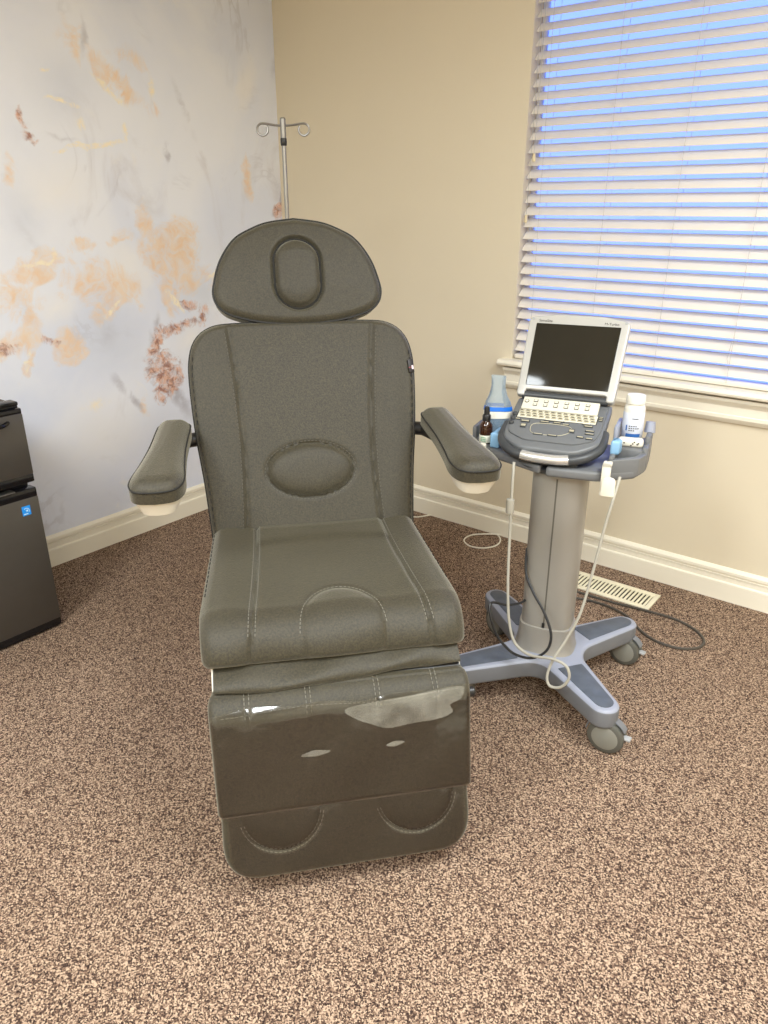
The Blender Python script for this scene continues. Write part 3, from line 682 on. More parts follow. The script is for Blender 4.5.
    # --- arms
    for s_ in (-1, 1):
        A0 = np.array([.335, .914]); A1 = np.array([-.04, .862])
        am = path_map([A0 + (A1 - A0) * t_ for t_ in np.linspace(0, 1, 16)]); La = am.length
        fx_ = lambda x, s: s_ * (.345 + .022 * s / La)
        base_m = am
        def m2(x, s, h, f=base_m, g=s_):
            p = f(x, s, h); p[..., 0] = np.asarray(x) + g * (.345 + .028 * np.asarray(s) / La); return p
        out = np.array(catmull([(0, 0), (.024, .003), (.038, .016), (.042, .04), (.044, La * .4), (.052, La * .65), (.060, La * .82), (.056, La * .92), (.038, La * .982), (0, La)], 8)); out = np.vstack([out, (out * [-1, 1])[::-1][1:-1]])
        pad = Cushion(out, m2, .026, .046, lambda x, s, d: .006 * np.clip(d / .04, 0, 1)); pad.build('armrest', 'leather', root, 50, 90)
        p = resample(out, 120); p = p * [.985, 1]; q = m2(p[:, 0], p[:, 1], np.full(len(p), -.017)); q = np.vstack([q, q[:1]])
        MB().tube(q, .0022, 5, False).build('armrest_seam', 'piping', root)
        out2 = out * [.95, .975] + [0, La * .016]
        sh = Cushion(out2, lambda x, s, h, f=m2: f(x, s, h - .046), .001, .034, None)
        X, SV = sh.grid(30, 60); fr = m2(X, SV, np.full(X.shape, -.0455)).reshape(-1, 3)
        cx = X.mean(1, keepdims=True); dep = .012 + .026 * np.clip((SV / La - .1) / .9, 0, 1)
        bk = m2(cx + (X - cx) * .74, La * .5 + (SV - La * .5) * .93, -.0455 - dep).reshape(-1, 3)
        n, m_ = 30, 60; o = n * m_; Fc = []
        for i in range(m_ - 1):
            for j in range(n - 1): a = i * n + j; Fc += [(a, a + 1, a + n + 1, a + n), (o + a, o + a + n, o + a + n + 1, o + a + 1)]
        ring = [j for j in range(n)] + [i * n + n - 1 for i in range(1, m_)] + [(m_ - 1) * n + j for j in range(n - 2, -1, -1)] + [i * n for i in range(m_ - 2, 0, -1)]
        for a, c_ in zip(ring, ring[1:] + ring[:1]): Fc.append((a, o + a, o + c_, c_))
        MB().add(np.vstack([fr, bk]), Fc).build('armrest_shell', 'white_plastic', root, smooth=50)
        b = MB(); b.tube([(s_ * .25, .38, .845), (s_ * .325, .37, .838), (s_ * .345, .31, .838), (s_ * .352, .22, .842)], .019, 10); b.box(s_ * .345 - .018, s_ * .345 + .018, .15, .30, .830, .857, .006)
        b.build('arm_bracket', 'hardware', root)
    # --- frame, lift and base (mostly hidden under the cushions)
    b = MB(); b.box(-.24, .24, -.14, .26, .485, .515, .01); b.build('seat_frame', 'hardware', root)
    for s_ in (-1, 1):
        b = MB(); b.prism([(-.20, .40), (-.235, .45), (-.19, .50), (.10, .53), (.26, .55), (.28, .50), (.12, .47), (-.10, .45)], s_ * .268 - .009, s_ * .268 + .009, .003)
        b.xf(Matrix(((0, 0, 1, 0), (1, 0, 0, 0), (0, 1, 0, 0), (0, 0, 0, 1)))); b.build('side_bracket', 'white_plastic', root)
        b = MB(); b.tube([(s_ * .23, -.16, .44), (s_ * .23, -.24, .30), (s_ * .23, -.29, .20)], .012, 8); b.build('leg_rest_arm', 'white_plastic', root)
    b = MB(); b.tube([(-.272, -.235, .455), (.272, -.235, .455)], .010, 10); b.build('hinge_rod', 'hardware', root)
    k0 = np.array([.286, -.268, .405]); MB().lathe([(.0, 0), (.012, .001), (.012, .012), (.008, .016)], k0, 'x', 12).build('knob', 'hardware', root)
    pl = bot + (top - bot) * .2 - nrm * .08
    b = MB(); b.tube([(0, .28, .50), (0, .36, .56), (0, .42, .80), (0, .50, 1.0)], .02, 10); b.box(-.14, .14, .36, .44, .60, .64, .006); b.build('back_frame', 'white_plastic', root)
    b = MB(); b.prism(rpoly([(-.16, -.06, .06), (.16, -.06, .06), (.16, .22, .06), (-.16, .22, .06)]), .08, .49, .01); b.build('lift_column', 'white_plastic', root)
    b = MB(); b.prism(rpoly([(-.25, -.17, .10), (.25, -.17, .10), (.25, .36, .10), (-.25, .36, .10)]), .0, .085, .02); b.build('base', 'white_plastic', root)
    return root
chair()

# ================================================================== IV POLE
def iv_pole():
    d = ray(284.5, 160); p = CAMP + d * (2.72 / (d @ FW)); root = tag(empty('iv_pole', (p[0], p[1], 0), AZ), 'slim steel drip pole with two curled hooks behind the headrest', 'drip pole')
    MB().tube([(0, 0, .09), (0, 0, 1.05)], .0125, 12).build('lower_pole', 'steel', root)
    MB().tube([(0, 0, 1.0), (0, 0, 1.638)], .0072, 12).build('pole', 'steel', root)
    MB().lathe([(.0, 1.03), (.019, 1.032), (.019, 1.07), (.012, 1.08)], (0, 0, 0), 'z', 14).build('clamp', 'black_plastic', root)
    MB().lathe([(.009, 1.604), (.0105, 1.606), (.0105, 1.625), (.009, 1.627)], (0, 0, 0), 'z', 14).build('collar', 'hardware', root)
    MB().lathe([(.0088, 1.616), (.0095, 1.628), (.0095, 1.683), (.006, 1.687)], (0, 0, 0), 'z', 14).build('pole_cap', 'steel', root)
    for s in (-1, 1):
        pts = [(0, 0, 1.663), (s * .03, 0, 1.665), (s * .056, 0, 1.669)]
        for a in range(0, 330, 22):
            t = math.radians(a); pts.append((s * (.068 + .0175 * math.sin(t)), .008 * a / 330, 1.652 + .0175 * math.cos(t)))
        MB().tube(catmull(pts, 3), .0036, 8).build('hook', 'steel', root)
    b = MB(); b.lathe([(.0, .07), (.032, .07), (.032, .10), (.016, .115)], (0, 0, 0), 'z', 16); b.build('hub', 'black_plastic', root)
    for i in range(5):
        a = 2 * math.pi * i / 5 + .3; c, s = math.cos(a), math.sin(a)
        MB().tube([(0, 0, .088), (c * .12, s * .12, .078), (c * .20, s * .20, .055)], [.013, .011, .009], 8).build('leg', 'black_plastic', root)
        MB().lathe([(.0, -.010), (.019, -.009), (.022, -.005), (.022, .005), (.019, .009), (0, .010)], (c * .20, s * .20, .0222), 'x', 14).build('wheel', 'tyre', root)
iv_pole()

# ================================================================== FRIDGE
def fridge():
    f = on_floor(62, 625); X1, Y1 = .492, -1.702; wd, dp, h = .472, .455, .825
    root = tag(empty('mini_fridge', (X1 - dp / 2, Y1 - wd / 2, 0)), 'black mini fridge with dark stainless doors against the marble mural', 'fridge')
    hx, hy = dp / 2, wd / 2
    MB().box(-hx, hx - .05, -hy + .003, hy - .003, .02, h - .012, .006).build('body', 'black_plastic', root)
    for sx in (-1, 1):
        for sy in (-1, 1): MB().lathe([(.018, 0), (.018, .03)], (sx * (hx - .08), sy * (hy - .05), 0), 'z', 10).build('foot', 'black_plastic', root)
    MB().box(-hx - .0, hx - .022, -hy, hy, h - .02, h, .006).build('top', 'black_gloss', root)
    MB().box(hx - .05, hx - .004, hy - .075, hy - .006, h - .002, h + .012, .005).build('hinge_cover', 'black_gloss', root)
    d1 = MB().box(hx - .045, hx, -hy, hy, .588, h - .026, .006).build('freezer_door', 'fridge', root)
    MB().box(hx - .042, hx - .001, -hy + .001, hy - .001, h - .03, h - .010, .005).build('door_cap', 'black_gloss', d1)
    MB().box(hx - .042, hx - .001, -hy + .001, hy - .001, .562, .592, .005).build('door_trim', 'black_gloss', d1)
    d2 = MB().box(hx - .045, hx, -hy, hy, .035, .512, .006).build('door', 'fridge', root)
    MB().box(hx - .042, hx - .001, -hy + .001, hy - .001, .508, .542, .005).build('door_trim', 'black_gloss', d2)
    MB().box(hx - .043, hx - .002, -hy + .002, hy - .002, .008, .040, .003).build('door_trim', 'black_gloss', d2)
    MB().box(hx - .03, hx + .0035, -hy + .03, hy - .075, .542, .546, .001).build('grip_edge', 'steel', d2)
    b = MB(); pts = [(hx - .004, hy - .052, .775), (hx + .016, hy - .075, .774), (hx + .020, hy - .12, .772), (hx + .020, -hy + .12, .772), (hx - .004, -hy + .06, .774)]
    b.tube(catmull(pts, 4), .007, 8); b.build('handle', 'black_gloss', d1)
    # blue energy sticker: square with a pale arc and star
    st = MB().box(hx - .001, hx + .0012, -.0145, .0145, -.0165, .0165).build('sticker', 'sticker', d2, smooth=0); st.location = (0, hy - .050, .470)
    b = MB(); arc = [(hx + .0014, .010 * math.cos(a), -.002 + .011 * math.sin(a)) for a in np.linspace(-.4, 2.3, 16)]; b.tube(arc, .0011, 4)
    star = [(r_ * math.cos(a), r_ * math.sin(a)) for i in range(10) for r_, a in [((.006 if i % 2 == 0 else .0025), math.pi / 2 + i * math.pi / 5)]]
    o = len(b.v); b.add([(hx + .0016, .002 + p[0], .0 + p[1]) for p in star] + [(hx + .0016, .002, 0)], [(i, (i + 1) % 10, 10) for i in range(10)])
    b.box(hx + .001, hx + .0015, -.011, .004, -.0125, -.0095)
    p = b.build('sticker_print', 'sticker_white', d2, smooth=0); p.location = st.location
fridge()

# ================================================================== WINDOW BLIND
def blind():
    x0, x1, yb = WX0 + .006, WX1 - .006, .031
    root = tag(empty('window_blind', ((x0 + x1) / 2, yb, WZ0 + .02)), 'white horizontal slat blind lowered over the window', 'blind')
    hw = (x1 - x0) / 2; PIT = .0443; W = .050; tilt = math.radians(40); ztop = WZ1 - WZ0 - .02 - .06
    # one slat: slightly crowned, room-side edge turned down
    prof = []
    for i in range(7):
        u = -1 + 2 * i / 6; a = u * W / 2; c = .0022 * (1 - u * u)
        prof.append((a * math.cos(tilt) - c * math.sin(tilt), a * math.sin(tilt) + c * math.cos(tilt) * 1.0))
    th = .0014; lo = [(p[0] + th * math.sin(tilt), p[1] - th * math.cos(tilt)) for p in prof]
    loop = prof + lo[::-1]; k = len(loop)
    V = [(x, p[0], p[1]) for x in (-hw, hw) for p in loop]
    me = MB().add(V, [(i, (i + 1) % k, k + (i + 1) % k, k + i) for i in range(k)] + [tuple(range(k)), tuple(range(k, 2 * k))]).build('slat', 'vinyl_slat', root, smooth=50)
    z = .052; first = True; zs = []
    while z < ztop - .01:
        if first: o = me; first = False
        else: o = me.copy(); COL.objects.link(o); o.parent = root
        o.location = (random.uniform(-.001, .001), 0, z + random.uniform(-.0006, .0006)); zs.append(z); z += PIT
    MB().box(-hw, hw, -.026, .026, .002, .022, .006).build('bottom_rail', 'vinyl_slat', root)
    MB().box(-hw, hw, -.030, .028, ztop, ztop + .055, .004).build('headrail', 'vinyl_slat', root)
    cx = (x0 + x1) / 2
    for x in (1.418, 1.681, 1.943, 2.207, 2.47, 2.735):
        b = MB()
        for dy in (-.0285, .0285): b.tube([(x - cx, dy, .014), (x - cx, dy, ztop + .01)], .0008, 5)
        for q in zs: b.tube([(x - cx, -.0285, q - .021), (x - cx, .0285, q + .012)], .0006, 4)
        b.build('ladder_cord', 'cord', root)
    # lift cord that ends by the bottom slats
    b = MB(); b.tube([(2.21 - cx, -.030, .06), (2.197 - cx, -.031, .10), (2.203 - cx, -.031, .16)], .0008, 5); b.build('loose_cord', 'cord', root)
    for (px, py) in ((534, 157), (526, 218)):
        p = on_back_wall(px, py, -.005); q = MB(); xx, zz = p[0] - cx, p[2] - (WZ0 + .02)
        q.tube([(xx, -.036, zz), (xx + .004, -.036, zz + .3), (xx + .002, -.030, ztop + .02)], .0011, 5); q.build('pull_cord', 'cord', root)
        MB().lathe([(.003, .012), (.0055, .009), (.0072, -.008), (.0065, -.016), (.002, -.018)], (xx, -.036, zz), 'z', 12).build('tassel', 'tassel', root)
blind()

# ================================================================== FLOOR REGISTER
def register():
    x0, x1, y0, y1 = 1.735, 2.14, -.275, -.135
    root = tag(empty('floor_register', ((x0 + x1) / 2, (y0 + y1) / 2, 0)), 'cream metal floor air register set in the carpet below the window', 'floor vent')
    hx, hy = (x1 - x0) / 2, (y1 - y0) / 2
    b = MB()
    for a in ((-hx, -hx + .018, -hy, hy), (hx - .018, hx, -hy, hy), (-hx + .018, hx - .018, -hy, -hy + .024), (-hx + .018, hx - .018, hy - .024, hy)): b.box(*a, .0005, .007, .0015)
    b.build('frame', 'register', root)
    MB().box(-hx + .018, hx - .018, -hy + .024, hy - .024, .0005, .0015).build('duct', 'duct', root, smooth=0)
    n = 24; st = (2 * hx - .036) / n; sl = None
    for i in range(n):
        if sl is None: sl = o = MB().box(-st * .27, st * .27, -hy + .022, hy - .022, .001, .006, .001).build('slat', 'register', root)
        else: o = sl.copy(); COL.objects.link(o); o.parent = root
        o.location = (-hx + .018 + st * (i + .5), 0, 0)
register()

# ================================================================== ULTRASOUND CART
CTH = math.radians(14.6); CO = np.array([2.045, -.938, 0.])
CX_, CY_ = np.array([math.cos(CTH), math.sin(CTH), 0]), np.array([-math.sin(CTH), math.cos(CTH), 0])
def cart_px(x, y, yl):
    """pixel -> cart-local point in the upright plane local y = yl"""
    d = ray(x, y); t = (yl - (CAMP - CO) @ CY_) / (d @ CY_); v = CAMP + d * t - CO; return np.array([v @ CX_, v @ CY_, v[2]])
def cart_pz(x, y, z): v = on_floor(x, y, z) - CO; return np.array([v @ CX_, v @ CY_, v[2]])
def cart():
    root = tag(empty('ultrasound_cart', CO, CTH), 'grey wheeled cart on a silver column with four casters', 'cart')
    tips = [(.205, -.235), (.20, .235), (-.235, .25), (-.235, -.215)]
    # star base outline
    ang = [math.atan2(t[1], t[0]) for t in tips]; out = []
    order = sorted(range(4), key=lambda i: ang[i])
    for i in order:
        t = np.array(tips[i]); L_ = np.linalg.norm(t); u = t / L_; v = np.array([-u[1], u[0]]); wt, wr = .042, .062
        out.append(('l', u * .115 - v * wr))
        for a in np.linspace(-90, 90, 11): out.append(('t', t - u * .0 + u * wt * math.cos(math.radians(a)) + v * wt * math.sin(math.radians(a))))
        out.append(('l', u * .115 + v * wr))
    pts = []
    n = len(out)
    for i in range(n):
        pts.append(out[i][1])
        a, b_ = out[i], out[(i + 1) % n]
        if a[0] == 'l' and b_[0] == 'l':
            mid = (a[1] + b_[1]) / 2 * .80
            for q in (.2, .4, .6, .8): pts.append((1 - q) ** 2 * a[1] + 2 * q * (1 - q) * mid + q * q * b_[1])
    pts = resample(np.array(pts), 200)
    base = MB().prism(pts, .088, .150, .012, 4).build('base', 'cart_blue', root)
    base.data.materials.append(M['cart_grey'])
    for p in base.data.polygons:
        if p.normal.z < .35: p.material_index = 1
    for i, t in enumerate(tips):
        t = np.array(t); u = t / np.linalg.norm(t); v = np.array([-u[1], u[0]]); L_ = np.linalg.norm(t)
        o2 = [u * .13 - v * .040, *[t - u * .004 + .027 * (u * math.cos(a) + v * math.sin(a)) for a in np.linspace(-1.57, 1.57, 9)], u * .13 + v * .040]
        pd = MB().prism(resample(np.array(o2), 60), .1485, .1525, .001, 2).build('foot_pad', 'pad_dark', root)
        c = empty('caster', (t[0] + u[0] * .0, t[1] + u[1] * .0, 0)); c.parent = root
        c.rotation_euler = (0, 0, [1.40, 1.30, .9, 2.6][i])
        # wheel pair on a trailing fork: axle along local x
        tr = -.018
        for s in (-1, 1):
            ofs = s * .013
            MB().lathe([(.030, -.010), (.045, -.010), (.0505, -.006), (.0515, 0), (.0505, .006), (.045, .010), (.030, .010)], (ofs, tr, .0517), 'x', 32).build('wheel', 'tyre', c)
            MB().lathe([(.0, s * .0130), (.030, s * .0125), (.037, s * .0100), (.038, s * .004)] if s > 0 else [(.038, s * .004), (.037, s * .010), (.030, s * .0125), (.0, s * .013)], (ofs, tr, .0517), 'x', 28).build('hub_cap', 'hubcap', c)
        b = MB(); b.tube([(0, 0, .085), (0, 0, .125)], .014, 12)
        hood = [(0, tr + .056 * math.cos(a), .0517 + .056 * math.sin(a)) for a in np.linspace(.1, 2.6, 14)]
        for i_ in range(len(hood) - 1):
            p, q = hood[i_], hood[i_ + 1]; o = len(b.v)
            r2 = [(x, tr + (yy - tr) * 1.06, .0517 + (zz - .0517) * 1.06) for (yy, zz) in ((p[1], p[2]), (q[1], q[2])) for x in (-.012, .012)]
            b.add([(-.012, p[1], p[2]), (.012, p[1], p[2]), (-.012, q[1], q[2]), (.012, q[1], q[2])] + r2, [(0, 1, 3, 2), (4, 6, 7, 5), (0, 4, 5, 1), (2, 3, 7, 6), (0, 2, 6, 4), (1, 5, 7, 3)])
        b.build('fork', 'cart_grey', c)
        MB().box(-.010, .010, tr - .066, tr - .045, .056, .063, .002).build('brake_tab', 'clear_tab', c)
    # skirt at column foot
    def ring(hx, hy, z, ox=0, oy=0, e=3.2, n=48):
        o_ = []
        for i in range(n):
            t = 2 * math.pi * i / n; c, s = math.cos(t), math.sin(t)
            o_.append((ox + hx * math.copysign(abs(c) ** (2 / e), c), oy + hy * math.copysign(abs(s) ** (2 / e), s), z))
        return o_
    def loft(rings):
        b = MB(); n = len(rings[0]); V = [p for r in rings for p in r]
        b.add(V, [(i * n + j, i * n + (j + 1) % n, (i + 1) * n + (j + 1) % n, (i + 1) * n + j) for i in range(len(rings) - 1) for j in range(n)] + [tuple(range(n)), tuple((len(rings) - 1) * n + j for j in range(n))]); return b
    CX, CY = -.012, .01
    loft([ring(.094, .080, .146, CX, CY), ring(.090, .075, .156, CX, CY), ring(.086, .071, .175, CX, CY), ring(.083, .069, .205, CX, CY), ring(.082, .068, .232, CX, CY), ring(.078, .064, .234, CX, CY)]).build('column_skirt', 'column', root)
    loft([ring(.077, .063, .232, CX, CY), ring(.078, .063, .45, CX, CY), ring(.078, .063, .70, CX, CY), ring(.078, .063, .726, CX, CY)]).build('column', 'column', root)
    MB().box(CX - .0022, CX + .0022, CY - .0638, CY - .060, .24, .715).build('groove', 'groove', root)
    MB().box(CX - .005, CX + .003, CY - .0665, CY - .062, .236, .252, .001).build('groove_stop', 'hardware', root)
    loft([ring(.07, .055, .72, CX, CY), ring(.105, .085, .735, CX, CY), ring(.12, .095, .748, CX, CY)]).build('tray_mount', 'device_dark', root)
    # tray
    o1 = rpoly([(-.055, -.092, .01), (-.055, .12, .02), (-.22, .20, .04), (-.312, .17, .03), (-.300, .10, .03), (-.25, .015, .03), (-.14, -.045, .05)], 8)
    o2 = rpoly([(-.040, -.095, .01), (.10, -.085, .06), (.188, -.02, .02), (.203, .03, .02), (.210, .06, .02), (.210, .18, .03), (.05, .2, .02), (-.04, .12, .02)], 8)
    MB().prism(resample(o1, 110), .734, .760, .008, 3).build('tray', 'tray_grey', root)
    MB().prism(resample(o2, 130), .732, .760, .008, 3).build('tray', 'tray_grey', root)
    dk = MB().prism([(-.07, .757), (.16, .757), (.16, .846), (.14, .846), (-.07, .771)], -.12, .04, 0); dk.xf(Matrix(((0, 0, 1, 0), (1, 0, 0, 0), (0, 1, 0, 0), (0, 0, 0, 1)))).build('dock', 'device_dark', root, smooth=0)
    # right holder block: recess with raised walls, steps and a rear post
    b = MB(); b.prism(rpoly([(.112, -.075, .015), (.194, -.015, .015), (.210, .04, .012), (.194, .05, .01), (.180, .0, .012), (.122, -.048, .01)]), .738, .792, .004)
    b.box(.194, .210, .04, .10, .74, .806, .005); b.box(.194, .210, .09, .175, .74, .825, .006); b.box(.118, .132, -.055, .05, .755, .800, .005); b.box(.120, .196, .03, .165, .755, .800, .004)
    b.build('holder', 'tray_grey', root)
    MB().tube([(.200, .155, .82), (.200, .160, .85)], [.016, .013], 12).build('post', 'cart_blue', root)
    b = MB(); b.box(-.306, -.292, .085, .17, .75, .80, .006); b.build('holder', 'tray_grey', root)
    MB().prism(rpoly([(-.230, .015, .004), (-.202, .015, .004), (-.200, .088, .004), (-.226, .088, .004)]), .760, .806, .006).build('latch', 'latch_blue', root)
    MB().prism(rpoly([(.116, -.03, .006), (.140, -.025, .006), (.144, .0, .006), (.132, .015, .006), (.117, .01, .006)]), .795, .836, .008).build('latch', 'latch_blue', root)
    MB().box(.111, .123, .06, .17, .79, .852, .005).build('side_guard', 'cart_blue', root)
    # ivory cable hook on the front rim
    b = MB(); b.box(.108, .132, -.096, -.086, .712, .790, .004); b.box(.108, .132, -.096, -.060, .778, .790, .004); b.box(.110, .150, -.115, -.092, .706, .718, .004); b.prism(rpoly([(.114, 0, .004), (.150, 0, .004), (.150, .054, .017), (.114, .054, .017)]), -.121, -.112, .003)
    i0 = len(b.v); k = 0
    # stand the hook's front plate upright
    cnt = len(MB().prism(rpoly([(.114, 0, .004), (.150, 0, .004), (.150, .054, .017), (.114, .054, .017)]), -.121, -.112, .003).v)
    for q in range(i0 - cnt, i0): x, y, z = b.v[q]; b.v[q] = (x, z, .708 + y)
    b.build('cable_hook', 'white_plastic', root)
    b = MB(); b.box(-.262, -.240, .005, .02, .728, .772, .004); b.build('cable_hook', 'white_plastic', root)
    return root
CART = cart()

# ================================================================== ULTRASOUND MACHINE
def machine():
    # local frame: x to the right, y away from the operator, z up; tilted on its dock
    o0 = CO + CX_ * -.047 + CY_ * .135; root = tag(empty('ultrasound_machine', (o0[0], o0[1], .772), CTH), 'laptop-style grey ultrasound machine with open dark screen', 'ultrasound machine')
    sl = math.radians(19); hz = .885 - .772
    B = Matrix.Translation((0, 0, hz)) @ Matrix.Rotation(sl, 4, 'X')      # keyboard deck frame: origin at the hinge, -y towards the front
    D = .240
    out = rpoly([(-.138, .02, .012), (.138, .02, .012), (.138, -.13, .05), (.132, -.185, .05), (.08, -D + .01, .06), (-.08, -D + .01, .06), (-.132, -.185, .05), (-.138, -.13, .05)], 10)
    b = MB().prism(resample(out, 140), -.036, -.004, .008, 3).xf(B); b.build('base', 'device', root)
    deck = rpoly([(-.128, .0, .008), (.128, .0, .008), (.128, -.13, .04), (.120, -.170, .03), (.07, -.200, .06), (-.07, -.200, .06), (-.120, -.170, .03), (-.128, -.13, .04)], 8)
    MB().prism(resample(deck, 120), -.006, .001, .002, 2).xf(B).build('control_deck', 'device', root)
    # carrying handle at the front: dark bow with bright middle
    bow = catmull([(-.137, -.11, -.018), (-.137, -.175, -.022), (-.105, -.222, -.024), (-.055, -.242, -.025), (0, -.247, -.025), (.055, -.242, -.025), (.105, -.222, -.024), (.137, -.175, -.022), (.137, -.11, -.018)], 6)
    MB().tube(bow, .0135, 10).xf(B).build('handle', 'device_dark', root)
    mid = [p for p in bow if abs(p[0]) < .068 and p[1] < -.2]; mid = [(p[0], p[1] - .001, p[2] + .002) for p in mid]
    MB().tube(mid, .0142, 10).xf(B).build('handle_grip', 'chrome', root)
    # strip of soft keys sloping up to the screen, with six pairs of keys
    P = B @ Matrix.Translation((-.004, -.030, .008)) @ Matrix.Rotation(math.radians(14), 4, 'X')
    pn = MB().box(-.110, .110, -.024, .024, -.010, .003, .003).xf(P).build('soft_key_panel', 'key_white', root)
    for i in range(6):
        for j in (0, 1):
            cx, cy = -.072 + i * .030, .009 - j * .015
            k = MB().box(cx - .0062, cx + .0062, cy - .005, cy + .005, .002, .0045, .001).xf(P).build('soft_key', 'key_dark', pn)
            MB().box(cx - .0046, cx + .0046, cy - .0034, cy + .0034, .0046, .0052).xf(P).build('key_top', 'key_white', k, smooth=0)
    k = MB().lathe([(.0065, .0025), (.0065, .0045)], (-.098, .005, 0), 'z', 12).xf(P).build('power_key', 'key_dark', pn); MB().lathe([(.0048, .0044), (.0048, .0052)], (-.098, .005, 0), 'z', 12).xf(P).build('key_top', 'key_white', k)
    # keyboard rows
    kb = MB(); kd = MB()
    for r in range(3):
        for c in range(12):
            cx = -.104 + .0182 * c + (r - 1) * .004; cy = -.062 - r * .0125
            kb.box(cx - .0072, cx + .0072, cy - .0045, cy + .0045, .001, .0042, .001)
            kd.box(cx - .0045, cx + .004, cy - .0016, cy + .0016, .0042, .0047)
    kd.box(-.117, .112, -.098, -.053, .0005, .0016, .0004)
    kw = MB().box(-.114, .109, -.0965, -.0545, .0012, .0022, .0004).xf(B).build('keyboard_plate', 'key_white', root)
    tag(kb.xf(B).build('keys', 'key', root), kind='stuff'); tag(kd.xf(B).build('key_printing', 'key_dark', root, smooth=0), kind='stuff')
    # controls on the deck: touchpad outline, round clusters, side buttons
    b = MB(); tp = catmull([(-.052, -.120, .002), (.035, -.118, .002), (.050, -.142, .002), (.022, -.168, .002), (-.045, -.170, .002), (-.062, -.150, .002)], 5, True); tp.append(tp[0]); b.tube(tp, .0011, 4); b.xf(B).build('touchpad_rim', 'key', root)
    for (cx, cy, a, c) in ((-.085, -.115, .013, .005), (-.085, -.137, .008, .010), (-.030, -.110, .014, .0035), (.005, -.109, .012, .0035), (.030, -.113, .010, .0035), (.052, -.140, .008, .009), (-.035, -.172, .014, .003), (.005, -.172, .014, .003), (.092, -.110, .013, .004), (.100, -.132, .013, .003), (.102, -.146, .013, .003), (.080, -.165, .010, .004),
                       (.105, -.168, .010, .004), (.119, -.060, .006, .0025), (.119, -.068, .006, .0025), (.119, -.076, .006, .0025), (-.110, -.108, .010, .003), (-.005, -.101, .030, .002), (.085, -.101, .012, .002)):
        MB().box(cx - a, cx + a, cy - c, cy + c, .0005, .004, .0012).xf(B).build('button', 'device_dark', root)
        MB().box(cx - a * .8, cx + a * .8, cy - c * .5, cy + c * .5, .0038, .0044).xf(B).build('button_print', 'key', root, smooth=0)
    for (cy) in (-.085, -.108, -.130): MB().lathe([(.0075, -.002), (.0075, .006), (.005, .009), (.0, .009)], (-.122, cy, 0), 'z', 14).xf(B).build('knob', 'device_dark', root)
    # hinge and lid
    MB().tube([(-.125, .012, hz + .012), (.125, .012, hz + .012)], .012, 12).build('hinge', 'device_dark', root)
    lt = math.radians(34)
    Lm = Matrix.Translation((0, .012, hz + .012)) @ Matrix.Rotation(-lt, 4, 'X') @ Matrix.Rotation(math.pi / 2, 4, 'X')   # x right, y up the lid, z towards the operator
    lo = rpoly([(-.142, -.006, .008), (-.118, -.006, .004), (-.118, .014, .004), (.118, .014, .004), (.118, -.006, .004), (.142, -.006, .008), (.149, .245, .016), (.07, .259, .1), (-.07, .259, .1), (-.149, .245, .016)], 8)
    lid = MB().prism(resample(lo, 160), -.014, .014, .005, 3).xf(Lm).build('lid', 'device_silver', root)
    MB().prism(rpoly([(-.120, .026, .003), (.120, .026, .003), (.1245, .226, .003), (-.1245, .226, .003)]), .012, .0152, .0008, 2).xf(Lm).build('screen', 'screen', lid)
    for s, txt in ((-1, 'SonoSite'), (1, 'M-Turbo')):
        t = add_text(txt, .0115, 'print_dark', lid, 'lettering'); t.matrix_local = Lm @ Matrix.Translation((s * .098 - (.002 if s > 0 else 0), .2345, .0145))
    for s in (-1, 1): MB().lathe([(.0, .012), (.004, .012), (.004, .0152), (.0, .0156)], (s * .136, .240, 0), 'z', 10).xf(Lm).build('bumper', 'clear_tab', lid)
machine()

# ================================================================== BOTTLES, BAG AND TAPE ON THE TRAY
def at_cart(x, y, z): return CO + CX_ * x + CY_ * y + np.array([0, 0, z])
def white_bottle():
    p = at_cart(.1545, .124, .8002); r = tag(empty('pill_bottle', p, CTH + .15), 'white plastic bottle with blue printed label on the cart tray', 'bottle')
    MB().lathe([(.0, 0), (.027, .0), (.029, .003), (.029, .094), (.026, .103), (.0225, .107), (.0225, .112)], (0, 0, 0), 'z', 32).build('body', 'bottle_white', r)
    MB().lathe([(.0235, .108), (.0265, .109), (.0265, .128), (.0245, .1315), (.0, .132)], (0, 0, 0), 'z', 32).build('cap', 'bottle_white', r)
    MB().lathe([(.0291, .014), (.0295, .0145), (.0295, .084), (.0291, .0845)], (0, 0, 0), 'z', 32).build('label', 'bottle_label', r)
    b = MB()
    def patch(a0, a1, z0, z1, rr=.0299):
        aa = np.linspace(a0, a1, 8); V = [(rr * math.sin(a), -rr * math.cos(a), z) for z in (z0, z1) for a in aa]; b.add(V, [(i, i + 1, i + 9, i + 8) for i in range(7)])
    patch(-.65, .75, .016, .026); patch(-.72, -.58, .034, .050); b.build('label_band', 'label_blue', r, smooth=0)
    b = MB()
    for z0, seg in ((.046, 4), (.040, 5), (.034, 3)):
        for i in range(seg): patch(-.42 + i * .2, -.42 + i * .2 + .14, z0, z0 + .0028)
    patch(-.2, .4, .068, .0705); b.build('label_print', 'print_dark', r, smooth=0)
white_bottle()
